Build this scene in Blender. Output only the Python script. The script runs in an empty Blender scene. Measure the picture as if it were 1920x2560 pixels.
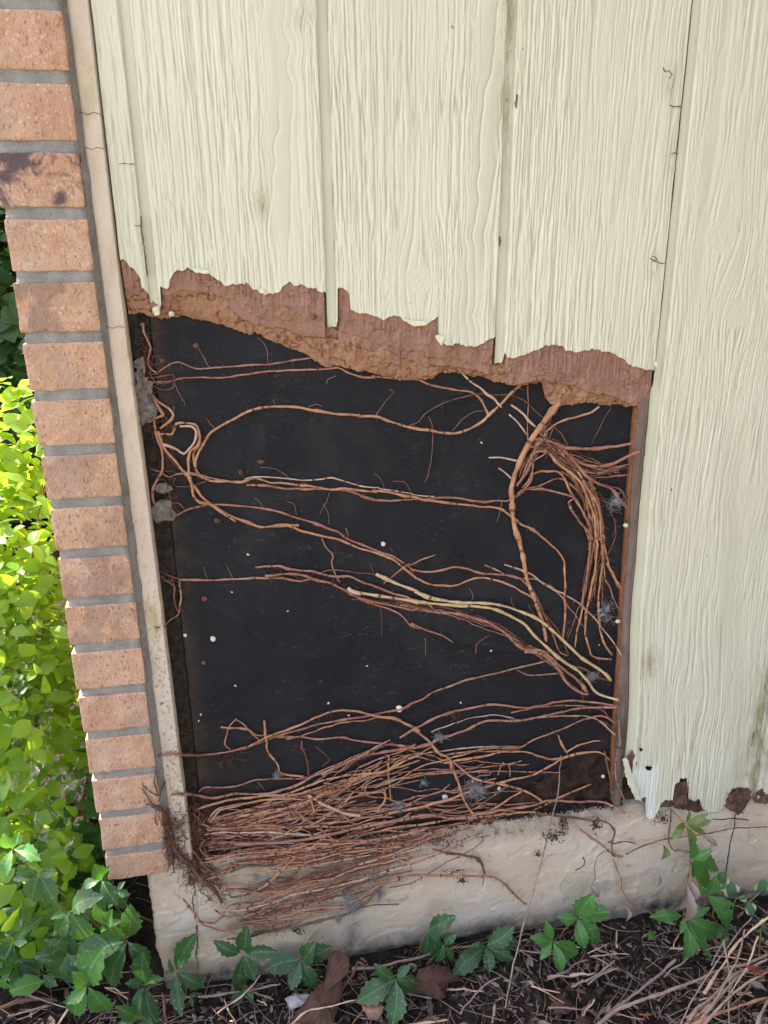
import bpy, math, random
import numpy as np
from mathutils import Vector, noise as mnoise
random.seed(7); rng=np.random.default_rng(7)
S=bpy.context.scene; COL=S.collection
rad=math.radians
# ------------------------------------------------------------ camera
F=1923.; D=0.8998; CZ=1.0381
def nrm(v): v=np.array(v,float); return v/np.linalg.norm(v)
_dn=nrm([60,5670,F]); _r=np.array([12040,-780,F]); _r=nrm(_r-_dn*np.dot(_r,_dn))
_fw=np.cross(_r,-_dn); _fw=_fw if _fw[2]>0 else -_fw
RM=np.array([_r,_fw,-_dn])            # world = RM @ (x right, y down, z forward)
CAM=np.array([0,-D,CZ])
cam=bpy.data.cameras.new('camera'); co=bpy.data.objects.new('camera',cam); COL.objects.link(co)
cam.sensor_fit='VERTICAL'; cam.sensor_height=36; cam.lens=F/2560*36
cam.clip_start=.01; cam.clip_end=300
from mathutils import Matrix
m=Matrix.Identity(4)
for i in range(3):
    m[i][0]=RM[i,0]; m[i][1]=-RM[i,1]; m[i][2]=-RM[i,2]; m[i][3]=CAM[i]
co.matrix_world=m; S.camera=co
# ------------------------------------------------------------ light
SUN=nrm([-.56,.31,.77]); el=math.asin(SUN[2]); az=math.atan2(SUN[0],SUN[1])
W=bpy.data.worlds.new('World'); S.world=W; W.use_nodes=True
nt=W.node_tree; nt.nodes.clear()
sk=nt.nodes.new('ShaderNodeTexSky'); sk.sky_type='NISHITA'; sk.sun_disc=False
sk.sun_elevation=el; sk.sun_rotation=az; sk.air_density=1.0; sk.dust_density=2.5; sk.ozone_density=.6
bg=nt.nodes.new('ShaderNodeBackground'); bg.inputs[1].default_value=.15
wo=nt.nodes.new('ShaderNodeOutputWorld'); nt.links.new(sk.outputs[0],bg.inputs[0]); nt.links.new(bg.outputs[0],wo.inputs[0])
sl=bpy.data.lights.new('sun','SUN'); sl.energy=4.5; sl.angle=rad(.5); sl.color=(1,.95,.86)
so=bpy.data.objects.new('sun',sl); COL.objects.link(so)
so.rotation_euler=Vector(SUN).to_track_quat('Z','Y').to_euler(); so.location=(-3,2,5)
S.view_settings.view_transform='Standard'; S.view_settings.look='None'; S.view_settings.gamma=1
S.view_settings.exposure=2.22
S.view_settings.use_curve_mapping=False
try:
    S.view_settings.use_white_balance=True; S.view_settings.white_balance_temperature=7100; S.view_settings.white_balance_tint=20
except Exception as e: print(e)
# ------------------------------------------------------------ projection
CR={'A':(250,750,.42194),'B':(900,750,.48222),'C':(350,1300,.42194),'D':(1000,1300,.42194),'E':(350,1850,.42194),
 'F':(900,1850,.42194),'G':(1420,1750,.3014),'T':(0,0,.42194),'U':(600,0,.42194),'V':(1220,0,.42194),'W':(0,500,.4069),
 'X':(0,1300,.4068),'H':(0,2060,.42194),'I':(600,2200,.42194),'J':(1220,2200,.42194),'K':(1620,1200,.3886),
 'L':(380,1950,.18083),'M':(620,1950,.18083)}
def cv(c,u,v): a=CR[c]; return a[0]+u*a[2],a[1]+v*a[2]
def ray(px,py): return RM@np.array([px-960,py-1280,F])
def P(px,py,Y=0.):
    d=ray(px,py); return CAM+d*((D+Y)/d[1])
def Gp(px,py,h,ymax=-.025):
    d=ray(px,py); p=CAM+d*((h-CZ)/d[2])
    if ymax is not None and p[1]>ymax and p[0]>-.22: p=P(px,py,ymax)
    return p
def pix(s):
    out=[]; c=None
    for t in s.replace('|',' ').split():
        if t.isalpha(): c=t; continue
        u,v=t.split(','); out.append(cv(c,float(u),float(v)))
    return out
# ------------------------------------------------------------ noise
def _h(ix,iy,s):
    n=(ix.astype(np.int64)*374761393+iy.astype(np.int64)*668265263+s*982451653)&0xffffffff
    n=((n^(n>>13))*1274126177)&0xffffffff
    return ((n^(n>>16))&0xffff)/65535.
def vn(x,y,s=0):
    x=np.asarray(x,float); y=np.asarray(y,float)*np.ones_like(x)
    ix=np.floor(x); iy=np.floor(y); fx=x-ix; fy=y-iy
    fx=fx*fx*(3-2*fx); fy=fy*fy*(3-2*fy)
    a=_h(ix,iy,s); b=_h(ix+1,iy,s); c=_h(ix,iy+1,s); d=_h(ix+1,iy+1,s)
    return (a*(1-fx)+b*fx)*(1-fy)+(c*(1-fx)+d*fx)*fy
def fbm(x,y,s=0,o=4):
    t=0;a=.5;n=0
    for i in range(o): t=t+a*vn(x*2**i,y*2**i,s+i*7); n+=a; a*=.5
    return t/n
def sst(a,b,x): t=np.clip((x-a)/(b-a),0,1); return t*t*(3-2*t)
# ------------------------------------------------------------ objects
def tag(o,label=None,cat=None,group=None,kind=None):
    if label: o['label']=label
    if cat: o['category']=cat
    if group: o['group']=group
    if kind: o['kind']=kind
    return o
def link(name,me,mat,parent=None):
    o=bpy.data.objects.new(name,me); COL.objects.link(o)
    if mat is not None: me.materials.append(mat)
    if parent is not None:
        o.parent=parent
        if parent.type=='EMPTY': o.matrix_parent_inverse=Matrix.Translation(-parent.location)
    return o
def empty(name,loc=(0,0,0)):
    o=bpy.data.objects.new(name,None); COL.objects.link(o); o.location=loc; o.empty_display_size=.02; return o
def smooth(me): me.polygons.foreach_set('use_smooth',np.ones(len(me.polygons),bool))
def gridmesh(name,G,mat,parent=None,sm=True,attrs=None,mask=None):
    n,mm=G.shape[:2]; me=bpy.data.meshes.new(name)
    idx=np.arange(n*mm).reshape(n,mm)
    q=np.stack([idx[:-1,:-1],idx[:-1,1:],idx[1:,1:],idx[1:,:-1]],-1).reshape(-1,4)
    if mask is not None: q=q[mask.reshape(-1)]
    me.vertices.add(n*mm); me.vertices.foreach_set('co',G.reshape(-1).astype(np.float32))
    me.loops.add(q.size); me.loops.foreach_set('vertex_index',q.reshape(-1).astype(np.int32))
    me.polygons.add(len(q)); me.polygons.foreach_set('loop_start',np.arange(0,q.size,4,dtype=np.int32))
    try: me.polygons.foreach_set('loop_total',np.full(len(q),4,np.int32))
    except Exception: pass
    me.update(calc_edges=True)
    for k,v in (attrs or {}).items():
        a=me.attributes.new(k,'FLOAT','POINT'); a.data.foreach_set('value',v.reshape(-1).astype(np.float32))
    if sm: smooth(me)
    return link(name,me,mat,parent)
def meshobj(name,V,Fc,mat,parent=None,sm=True,attr=None,uv=None):
    me=bpy.data.meshes.new(name); me.from_pydata([tuple(v) for v in V],[],Fc); me.update()
    if sm: smooth(me)
    if attr is not None:
        a=me.attributes.new('tone','FLOAT','POINT'); a.data.foreach_set('value',np.array(attr,np.float32))
    if uv is not None:
        l=me.uv_layers.new(name='UVMap'); vi=np.empty(len(me.loops),np.int32); me.loops.foreach_get('vertex_index',vi)
        l.data.foreach_set('uv',np.array(uv,np.float32)[vi].reshape(-1))
    return link(name,me,mat,parent)
def box(V,Fc,a,b):
    n=len(V); x0,y0,z0=a; x1,y1,z1=b
    V+= [(x0,y0,z0),(x1,y0,z0),(x1,y1,z0),(x0,y1,z0),(x0,y0,z1),(x1,y0,z1),(x1,y1,z1),(x0,y1,z1)]
    Fc+=[(n,n+3,n+2,n+1),(n+4,n+5,n+6,n+7),(n,n+1,n+5,n+4),(n+1,n+2,n+6,n+5),(n+2,n+3,n+7,n+6),(n+3,n,n+4,n+7)]
# ------------------------------------------------------------ materials
class M:
    def __init__(s,name,rough=.7,spec=.3):
        s.m=bpy.data.materials.new(name); s.m.use_nodes=True; s.t=s.m.node_tree
        s.b=s.t.nodes['Principled BSDF']; s.b.inputs['Roughness'].default_value=rough
        s.b.inputs['Specular IOR Level'].default_value=spec; s.tc=None
    def N(s,t,**k):
        n=s.t.nodes.new(t)
        for a,v in k.items(): setattr(n,a,v)
        return n
    def L(s,a,b): s.t.links.new(a,b)
    def coord(s,sc=(1,1,1),uv=False,rnd=False):
        if s.tc is None: s.tc=s.N('ShaderNodeTexCoord')
        mp=s.N('ShaderNodeMapping'); mp.inputs['Scale'].default_value=sc
        s.L(s.tc.outputs['UV' if uv else 'Object'],mp.inputs[0]); return mp.outputs[0]
    def noise(s,scale,sc=(1,1,1),detail=4,rough=.55,dist=0):
        n=s.N('ShaderNodeTexNoise'); n.inputs['Scale'].default_value=scale; n.inputs['Detail'].default_value=detail
        n.inputs['Roughness'].default_value=rough; n.inputs['Distortion'].default_value=dist
        s.L(s.coord(sc),n.inputs['Vector']); return n.outputs['Fac']
    def ramp(s,fac,a,b,lo=0,hi=1):
        n=s.N('ShaderNodeMapRange'); n.inputs[1].default_value=a; n.inputs[2].default_value=b
        n.inputs[3].default_value=lo; n.inputs[4].default_value=hi; n.clamp=True; s.L(fac,n.inputs[0]); return n.outputs[0]
    def mix(s,fac,a,b,mode='MIX'):
        n=s.N('ShaderNodeMix',data_type='RGBA',blend_type=mode)
        for i,v in ((0,fac),(6,a),(7,b)):
            if isinstance(v,(int,float)): n.inputs[i].default_value=v
            elif isinstance(v,tuple): n.inputs[i].default_value=v if len(v)==4 else (*v,1)
            else: s.L(v,n.inputs[i])
        return n.outputs[2]
    def math(s,op,a,b):
        n=s.N('ShaderNodeMath',operation=op)
        for i,v in enumerate((a,b)):
            if isinstance(v,(int,float)): n.inputs[i].default_value=v
            else: s.L(v,n.inputs[i])
        return n.outputs[0]
    def attr(s,name): n=s.N('ShaderNodeAttribute'); n.attribute_name=name; return n.outputs['Fac']
    def rnd(s): return s.N('ShaderNodeObjectInfo').outputs['Random']
    def col(s,c):
        if isinstance(c,tuple): s.b.inputs['Base Color'].default_value=(*c,1)
        else: s.L(c,s.b.inputs['Base Color'])
    def bump(s,h,strength=.5,dist=.001,prev=None):
        n=s.N('ShaderNodeBump'); n.inputs['Strength'].default_value=strength; n.inputs['Distance'].default_value=dist
        s.L(h,n.inputs['Height'])
        if prev is not None: s.L(prev,n.inputs['Normal'])
        s.L(n.outputs[0],s.b.inputs['Normal']); return n.outputs[0]
    def translucent(s,colr,fac):
        t=s.N('ShaderNodeBsdfTranslucent'); mx=s.N('ShaderNodeMixShader'); mx.inputs[0].default_value=fac
        if isinstance(colr,tuple): t.inputs[0].default_value=(*colr,1)
        else: s.L(colr,t.inputs[0])
        o=s.t.nodes['Material Output']; s.L(s.b.outputs[0],mx.inputs[1]); s.L(t.outputs[0],mx.inputs[2]); s.L(mx.outputs[0],o.inputs[0])
def m_paint():
    k=M('cream_paint',.5,.35)
    a=k.mix(k.ramp(k.noise(7,(1,1,.3)),.35,.7),(.655,.65,.515),(.60,.592,.455))
    a=k.mix(k.ramp(k.noise(60,(1,1,.15),5),.5,.8,0,.35),a,(.50,.48,.35))
    a=k.mix(k.ramp(k.attr('low'),.18,.60,.62,0),a,(.40,.385,.265))  # darker tint in the grain valleys paints shading into the relief
    # olive weather stains following the grain plus painted groove-edge shade, stronger where 'dirt' is set
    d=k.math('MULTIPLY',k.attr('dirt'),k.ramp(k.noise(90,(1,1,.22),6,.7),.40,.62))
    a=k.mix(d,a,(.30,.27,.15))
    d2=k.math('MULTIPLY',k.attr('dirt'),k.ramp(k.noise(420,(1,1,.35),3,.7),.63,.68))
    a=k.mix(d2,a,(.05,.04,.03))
    a=k.mix(k.attr('primer'),a,(.70,.74,.655))
    k.col(a); k.bump(k.noise(900,(1,1,.35),3),.25,.0006); return k.m
def m_fibre(name,c1,c2,c3,vert=.2):
    k=M(name,.95,.1)
    a=k.mix(k.ramp(k.noise(60,(1,1,vert),6,.65),.3,.7),c1,c2)
    a=k.mix(k.ramp(k.noise(25,(1,1,1),5,.6),.5,.75,0,.8),a,c3)
    a=k.mix(k.ramp(k.noise(420,(1,1,.6),4,.7),.55,.75,0,.4),a,tuple(x*.5 for x in c1))
    k.col(a); n=k.bump(k.noise(330,(1,1,.5),6,.7),.9,.0014); k.bump(k.noise(1300,(1.5,1,.5),3),.5,.0005,n); return k.m
def m_black():
    k=M('black_sheathing',.72,.2)
    a=k.mix(k.ramp(k.noise(9),.35,.7),(.0085,.0095,.0125),(.0150,.0160,.0195))
    a=k.mix(k.ramp(k.noise(3.5,(1,1,1.4),6,.7,1.2),.52,.60,0,.35),a,(.030,.029,.031))
    a=k.mix(k.ramp(k.noise(1500,(1,1,1),2,.8),.60,.74,0,.7),a,(.12,.125,.14))
    a=k.mix(k.math('MULTIPLY',k.ramp(k.noise(5,(1,1,1),4),.42,.6),k.ramp(k.noise(130,(.45,1,1.5),5,.75,1.5),.60,.68,0,.45)),a,(.16,.155,.15))
    a=k.mix(k.math('MULTIPLY',k.ramp(k.noise(14,(1,1,1.6),5,.7),.56,.74),k.ramp(k.noise(260,(.35,1,1.8),4,.8),.54,.70,0,.6)),a,(.17,.145,.11))
    br=k.math('MULTIPLY',k.attr('dirt'),k.ramp(k.noise(45,(1,1,1),6,.7),.33,.62))
    a=k.mix(br,a,(.075,.045,.028))
    k.col(a); k.bump(k.noise(700,(1,1,1),4,.7),.5,.0008); return k.m
def m_brick():
    k=M('brick_clay',.9,.15); t=k.attr('tone')
    a=k.mix(t,(.53,.315,.195),(.48,.27,.175))
    a=k.mix(k.ramp(k.noise(28,(1,1,1),5,.6),.42,.66,0,.75),a,(.60,.42,.31))
    a=k.mix(k.ramp(k.noise(260,(1.4,1,.65),4,.7),.56,.64,0,.8),a,(.20,.105,.075))
    a=k.mix(k.ramp(k.noise(330,(1,1,1),3,.6),.58,.68,0,.8),a,(.70,.52,.40))
    a=k.mix(k.ramp(k.noise(13,(1,1,.8),5,.65,.5),.52,.68,0,.55),a,(.36,.26,.22))
    dk=k.math('MULTIPLY',k.attr('burn'),k.ramp(k.noise(30,(1,1,.8),5,.6,.6),.44,.54))
    a=k.mix(dk,a,(.12,.085,.085))
    k.col(a); k.bump(k.noise(300,(1.3,1,.6),5,.65),.9,.0016); return k.m
def m_mortar():
    k=M('grey_mortar',.95,.1)
    a=k.mix(k.ramp(k.noise(50,(1,1,1),6,.7),.3,.7),(.21,.20,.185),(.36,.345,.315))
    a=k.mix(k.ramp(k.noise(500,(1,1,1),3),.6,.72,0,.7),a,(.10,.09,.08))
    k.col(a); k.bump(k.noise(500,(1,1,1),5,.7),.9,.0015); return k.m
def m_trim():
    k=M('weathered_trim_paint',.75,.25)
    a=k.mix(k.ramp(k.noise(16,(1,1,.5),6,.65),.35,.62),(.62,.49,.37),(.70,.61,.50))
    a=k.mix(k.ramp(k.noise(35,(1,1,.35),5,.6),.52,.70,0,.6),a,(.42,.36,.16))
    a=k.mix(k.math('MULTIPLY',k.attr('dirt'),k.ramp(k.noise(190,(1.2,1,.8),5,.75),.54,.62)),a,(.09,.07,.055))
    k.col(a); n=k.bump(k.noise(130,(1,1,.7),5,.65),.9,.0022); k.bump(k.noise(600,(1,1,1),3),.4,.0006,n); return k.m
def m_found():
    k=M('painted_concrete',.8,.25)
    a=k.mix(k.ramp(k.noise(7,(1,1,1.5),5,.6),.4,.62),(.63,.51,.37),(.69,.60,.48))
    a=k.mix(k.math('MULTIPLY',k.attr('green'),.75),a,(.50,.48,.31))
    a=k.mix(k.ramp(k.noise(11,(.8,1,1.6),7,.62,.6),.61,.65,0,.55),a,(.42,.35,.30))     # scaled-off paint
    a=k.mix(k.ramp(k.noise(55,(1,1,.9),5,.7),.60,.66,0,.6),a,(.34,.25,.17))
    a=k.mix(k.ramp(k.noise(170,(1,1,.8),4,.7),.70,.73,0,.85),a,(.06,.045,.035))
    dk=k.math('MULTIPLY',k.attr('dirt'),k.ramp(k.noise(38,(1,1,.5),6,.7),.22,.60))
    a=k.mix(dk,a,(.06,.057,.055))
    k.col(a); a2=k.noise(900,(1,1,1),3,.8); a=k.mix(k.ramp(a2,.55,.7,0,.4),a,(.38,.31,.24)); k.col(a)
    n=k.bump(k.noise(110,(1,1,1),6,.75),.35,.002); k.bump(k.noise(620,(1,1,1),5,.7),.8,.0014,n); return k.m
def m_stem(name,c1,c2,c3,sp=.3):
    k=M(name,.6,sp)
    r=k.rnd()
    a=k.mix(r,c1,c2)
    a=k.mix(k.ramp(k.noise(45,(1,1,1),4,.6),.38,.68,0,.9),a,c3)
    a=k.mix(k.ramp(k.noise(420,(.5,1,.5),3,.7),.56,.7,0,.75),a,tuple(x*.35 for x in c1))
    a=k.mix(k.ramp(k.noise(130,(1,1,1),4,.7),.58,.66,0,.7),a,tuple(x*.5 for x in c2))
    k.col(a); k.bump(k.noise(520,(1,1,1),4,.75),.9,.0011); return k.m
def m_leaf(name,c1,c2,tr,fac=.35,vein=(.16,.30,.10),spots=True):
    k=M(name,.42,.45)
    uv=k.N('ShaderNodeUVMap'); sx=k.N('ShaderNodeSeparateXYZ'); k.L(uv.outputs[0],sx.inputs[0])
    U,V_=sx.outputs[0],sx.outputs[1]
    ab=k.math('ABSOLUTE',U,0)
    mid=k.ramp(ab,.015,.05,1,0)
    ph=k.math('SUBTRACT',V_,k.math('MULTIPLY',ab,.55)); fr=k.math('FRACT',k.math('MULTIPLY',ph,7.5),0)
    sd=k.ramp(k.math('ABSOLUTE',k.math('SUBTRACT',fr,.5),0),.0,.07,.7,0)
    vv=k.math('MAXIMUM',mid,sd)
    a=k.mix(k.ramp(k.noise(30,(1,1,1),3),.35,.65),c1,c2)
    a=k.mix(k.math('MULTIPLY',k.rnd(),.5),a,c2)
    a=k.mix(k.math('MULTIPLY',vv,.6),a,vein)
    if spots: a=k.mix(k.ramp(k.noise(260,(1,1,1),4,.75),.60,.66,0,.7),a,(.40,.46,.30))
    k.col(a); k.bump(k.math('MAXIMUM',k.math('MULTIPLY',vv,-1),k.noise(120,(1,1,1),3)),.35,.001)
    k.translucent(tr,fac); return k.m
def m_flat(name,c1,c2,sc=120,rough=.85,bump=.6,fac=.0,bd=.001):
    k=M(name,rough,.2); a=k.mix(k.ramp(k.noise(sc,(1,1,1),5,.65),.35,.65),c1,c2)
    k.col(a); k.bump(k.noise(sc*4,(1,1,1),4,.7),bump,bd)
    if fac: k.translucent(c2,fac)
    return k.m
def m_tone(name,ca,cb,cc,rough=.9):
    k=M(name,rough,.15); t=k.attr('tone')
    a=k.mix(k.ramp(t,0,.55),ca,cb); a=k.mix(k.ramp(t,.6,1),a,cc)
    a=k.mix(k.ramp(k.noise(400,(1,1,1),3),.5,.7,0,.5),a,tuple(x*.5 for x in ca))
    k.col(a); k.bump(k.noise(700,(1,1,1),3),.5,.0008); return k.m
PAINT=m_paint(); BLACK=m_black(); BRICK=m_brick(); MORT=m_mortar(); TRIM=m_trim(); FOUND=m_found()
SKINF=m_fibre('red_fibre',(.27,.140,.10),(.37,.215,.16),(.44,.28,.22),.12)
COREF=m_fibre('tan_fibre',(.32,.165,.10),(.40,.225,.14),(.28,.14,.09),1.)
ROTF=m_fibre('rotten_fibre',(.10,.05,.038),(.20,.115,.09),(.045,.025,.02),.6)
LAPF=m_fibre('weathered_lap',(.10,.07,.055),(.24,.19,.16),(.15,.085,.06),.08)
STEM={'o':m_stem('stem_orange',(.50,.235,.12),(.42,.185,.10),(.60,.36,.21)),
 'p':m_stem('stem_pink',(.40,.18,.115),(.31,.125,.08),(.50,.275,.195)),
 'w':m_stem('stem_pale',(.60,.41,.28),(.55,.33,.20),(.66,.52,.40)),
 'y':m_stem('stem_yellow',(.66,.50,.27),(.70,.54,.30),(.55,.36,.20),.3),
 'd':m_stem('stem_dark',(.12,.055,.038),(.19,.085,.055),(.26,.13,.09)),
 'k':m_stem('stick_grey',(.24,.175,.135),(.30,.215,.16),(.38,.31,.26))}
HAIR=m_stem('rootlet_brown',(.16,.065,.035),(.25,.11,.06),(.10,.05,.035))
# ============================================================ SIDING
SH_Y=.0165                                   # face of the black sheathing
def edge(s,Y=0.):
    p=np.array([P(x,y,Y) for x,y in pix(s)]); x=np.maximum.accumulate(p[:,0]+np.arange(len(p))*1e-6)
    return x,p[:,2]
KN=[(.205,1.021,.017,1),(.585,1.047,.022,1),(.612,.955,.02,1),(.63,.77,.022,1),(.66,.42,.024,1),(.30,1.285,.008,1)]
KN=[(P(1048,700)[0],P(1048,700)[2],.017),(P(1806,590)[0],P(1806,590)[2],.021),(P(1843,785)[0],P(1843,785)[2],.019),
    (P(1873,1240)[0],P(1873,1240)[2],.020),(P(1705,1735)[0],P(1705,1735)[2],.019),(P(750,8)[0],P(750,8)[2],.006),
    (P(1676,185)[0],P(1676,185)[2],.005),(P(1637,647)[0],P(1637,647)[2],.005),(P(650,492)[0],P(650,492)[2],.007)]
def grain(x,z):
    X=x+.0042*(vn(x*9,z*2.0,1)-.5)*2+.0009*(vn(x*70,z*16,2)-.5)*2+.0004*(vn(x*260,z*80,3)-.5)*2
    kin=np.zeros_like(x)
    for i,(kx,kz,a) in enumerate(KN):
        dx=x-kx; dz=z-kz; e=np.exp(-(dx/(a*1.7))**2-(dz/(a*3.2))**2)
        X=X-dx*e*.72; kin=np.maximum(kin,sst(1.15,.8,np.sqrt((dx/a)**2+(dz/(a*.95))**2)+.25*(vn(x*160,z*160,40+i)-.5)))
    # cathedral figure: wide smooth bands with wavy steps
    cz=sst(.032,.004,abs(x-.052-.10*(z-1.25)*.35))*sst(1.0,1.08,z)
    cz=np.maximum(cz,sst(.030,.004,abs(x-.262+.01*np.sin(z*9))))
    c2=sst(.026,.004,abs(x-.628+.12*(z-.75)))*sst(.9,.75,z); cz=np.maximum(cz,c2)
    cz=np.maximum(cz,sst(.010,.002,abs(x-.541))*sst(.95,1.0,z))
    wig=.0040*(vn(x*30,z*55,5)-.5)*2*cz
    Xc=X+wig
    base=(Xc)*400+3.0*vn(x*22,z*1.5,6)
    h1=vn(base,z*8,11); h1=abs(2*h1-1)
    h2=vn(base*1.6+9,z*75,12)
    h3=vn(base*.45+5,z*5,13)
    fine=.15+.80*sst(.0,.32,h1)*(.55+.45*vn(base*.7,z*30,14))+.30*h2+.12*h3
    g2=Xc*82+.9*np.sin(z*7+Xc*50)+1.5*vn(x*12,z*3,8)
    fr=g2-np.floor(g2); band=sst(0,.16,fr)*(1-.55*fr)     # sharp step, slow ramp
    brk=sst(.30,.5,vn(np.floor(g2)*3.7,z*9,15))
    coarse=.45+.6*(band-.6)*(.35+.65*brk)+.06*vn(x*300,z*60,16)
    h=fine*(1-cz)+coarse*cz
    amp=.30+1.0*vn(x*20,z*3.5,17)
    h=(h-.5)*amp+.5
    kn=.55+.25*vn(x*420+z*90,z*520,18)
    for (kx,kz,a) in KN:
        r=np.sqrt((x-kx)**2+(z-kz)**2)/a; r=r*(1+.25*(vn(x*90,z*90,44)-.5)); kn=kn+.14*np.exp(-((r-.98)/.10)**2)-.16*np.exp(-((r-1.12)/.07)**2)
    return h*(1-kin)+kn*kin
GW={1:(-.1052,-.0957),2:(.0888,.0990),3:(.2897,.3005),4:(.4995,.5100),5:(.7180,.7265),6:(.9150,.925),7:(1.118,1.128)}
def cols(x0,x1,st):
    xs=[x0,x1]
    for a,b in GW.values():
        for e in (a,b):
            for d in (-.0007,-.0001,.0005): xs.append(e+d)
    xs=[v for v in xs if x0<=v<=x1]
    xs=sorted(xs+list(np.arange(x0,x1,st))); out=[xs[0]]
    for v in xs[1:]:
        if v-out[-1]>.00025: out.append(v)
    return np.array(out)
def groove(x):
    g=np.zeros_like(x)
    for a,b in GW.values(): g=np.maximum(g,sst(a-.0005,a+.0005,x)*sst(b+.0005,b-.0005,x))
    return g
def panelface(name,x0,x1,st,zb,zt,rows,parent,warp=None,label=None,dirtf=None,primf=None,amp=.0021):
    xs=cols(x0,x1,st); zbv=zb(xs); v=np.linspace(0,1,rows)
    X=np.repeat(xs[None,:],rows,0); Z=zbv[None,:]+v[:,None]*(zt-zbv[None,:])
    g=groove(X)
    h=grain(X,Z) if amp else np.zeros_like(X)+.5
    Y=-amp*(h-.5)*(1-g)+.0072*g+.0008*(vn(X*40,Z*9,21)-.5)*g
    # slightly rounded, knocked edge beside every groove
    for a,b in GW.values():
        for e in (a,b):
            Y=Y+.0012*np.exp(-((X-e)/.0016)**2)*(1-g)*(.3+1.2*vn(Z*60,X*0,int(abs(e)*1000)))
    # paint curls out a touch at the torn foot
    back=np.stack([X[0],Y[0]+.0014,Z[0]+.0006],-1)[None]
    Y=Y-.0012*np.exp(-(Z-zbv[None,:])/.006)*(vn(X*90,Z*0,23))*(1-g)
    G=np.stack([X,Y,Z],-1); G=np.concatenate([back,G],0)
    if warp: G[...,0]-=.0024*sst(.878,.866,G[...,2])*sst(.5055,.4985,G[...,0])
    if warp: G=warp(G)
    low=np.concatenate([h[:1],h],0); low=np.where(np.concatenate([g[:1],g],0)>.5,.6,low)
    dirt=np.zeros(G.shape[:2]) if dirtf is None else dirtf(G[...,0],G[...,2])
    prim=np.zeros(G.shape[:2]) if primf is None else primf(G[...,0],G[...,2])
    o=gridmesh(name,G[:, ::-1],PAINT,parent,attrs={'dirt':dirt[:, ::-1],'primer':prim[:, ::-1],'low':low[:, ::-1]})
    if label: o['label']=label
    return o
# --- left sheet ---
e1=edge('T 735,1545 755,1560 770,1590 800,1605 815,1635 835,1660 835,1710 870,1720 888,1750 | 955,1700 1003,1700 1006,1670 1030,1630 1065,1600 1115,1582 1150,1600 1200,1612 1250,1635 1300,1660 1330,1690 1400,1692 1475,1680 1490,1705 1540,1720 1560,1745 1610,1745 U 0,1690 50,1680 65,1705 120,1715 135,1740 170,1748 235,1725 250,1690 290,1678 345,1690 430,1705 450,1700 465,1725 512,1740 | 582,1700 615,1705 635,1725 650,1760 655,1835 680,1850 740,1855 800,1870 850,1890 945,1875 970,1895 1000,1900 1020,1920 1045,1925 1080,1935 1120,1915 1160,1880 1172,1880 1176,1990 1200,2035 1230,2045 1300,2030 1305,2042 1330,2050 1400,2050 1440,2030 1515,2000 B 765,305 800,295 860,275 930,250 960,235 1055,238 1065,265 1110,268 1180,265 1200,255 1240,258 1300,280 1370,305 1410,345 1470,360 1530,368')
ends={1:P(*cv('T',918,1865),.004)[2],2:P(*cv('U',550,1945),.004)[2],3:P(*cv('B',733,332),.004)[2]}
def zb1(x):
    z=np.interp(x,*e1)+.0022*(vn(x*420,x*0,31)-.5)+.0030*(vn(x*150,x*0,32)-.5)
    for k,(a,b) in GW.items():
        if k in ends:
            w={1:.003,2:.0012,3:.0}[k]; t=(x>=a-.0002)&(x<=b+w)
            z=np.where(t,ends[k]+.0015*vn(x*500,x*0,33)+np.where(x>b,.004+ (x-b)*3,0),z)
    return z
sp1=empty('siding_sheet',(.18,0,1.0))
tag(sp1,'pale cream wood-grain siding sheet between brick and right seam, torn away jaggedly along its foot','siding')
def dirt_shade1(x,z):
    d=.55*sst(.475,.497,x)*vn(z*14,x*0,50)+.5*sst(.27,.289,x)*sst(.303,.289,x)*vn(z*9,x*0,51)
    d=d+.9*sst(.3005,.298,x)*sst(.288,.291,x)*vn(z*11,x*0,52)*sst(1.05,1.1,z)+.22*sst(-.11,-.13,x)*vn(z*9,x*0,53)+.95*np.exp(-((x-.2893)/.0009)**2)*sst(.3,.6,vn(z*40,x*0,58))+.9*np.exp(-((x-.0994)/.0007)**2)*sst(.5,.7,vn(z*30,x*0,59))  # last two terms: dark lines on groove edges, dirt plus painted groove shade
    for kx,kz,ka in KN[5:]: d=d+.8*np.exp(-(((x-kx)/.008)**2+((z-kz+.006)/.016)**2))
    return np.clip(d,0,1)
DZ=1.42
panelface('painted_face',-.1310,.4972,.0008,zb1,DZ,440,sp1,dirtf=dirt_shade1)
panelface('upper_face',-.1310,.4972,.01,lambda x:x*0+DZ,2.5,40,sp1,amp=0)
# fibre layers of the torn foot
def layer(name,xs,ztf,zbf,yf,rows,mat,parent,label=None,fold=.004,na=.0016,seed=60):
    v=np.linspace(0,1,rows); zt=ztf(xs); zb=zbf(xs); X=np.repeat(xs[None],rows,0); Z=zb[None]+v[:,None]*(zt-zb)[None]
    n=fbm(X*75,Z*75,seed,4)-.5; n2=fbm(X*300,Z*300,seed+3,3)-.5
    rg=abs(fbm(X*40+9,Z*70,seed+8,3)-.5)*(2 if seed!=60 else 5)
    Y=yf(X,Z,v[:,None])-na*n*2-na*.9*n2+na*.9*sst(.10,0,rg)
    Z=Z+ (n*.002)*np.minimum(1,v[:,None]*8)
    b=np.stack([X[0],Y[0]*0+fold,Z[0]+.002],-1)[None]
    G=np.concatenate([b,np.stack([X,Y,Z],-1)],0)[:, ::-1]
    o=gridmesh(name,G,mat,parent)
    if label:o['label']=label
    return o
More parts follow.
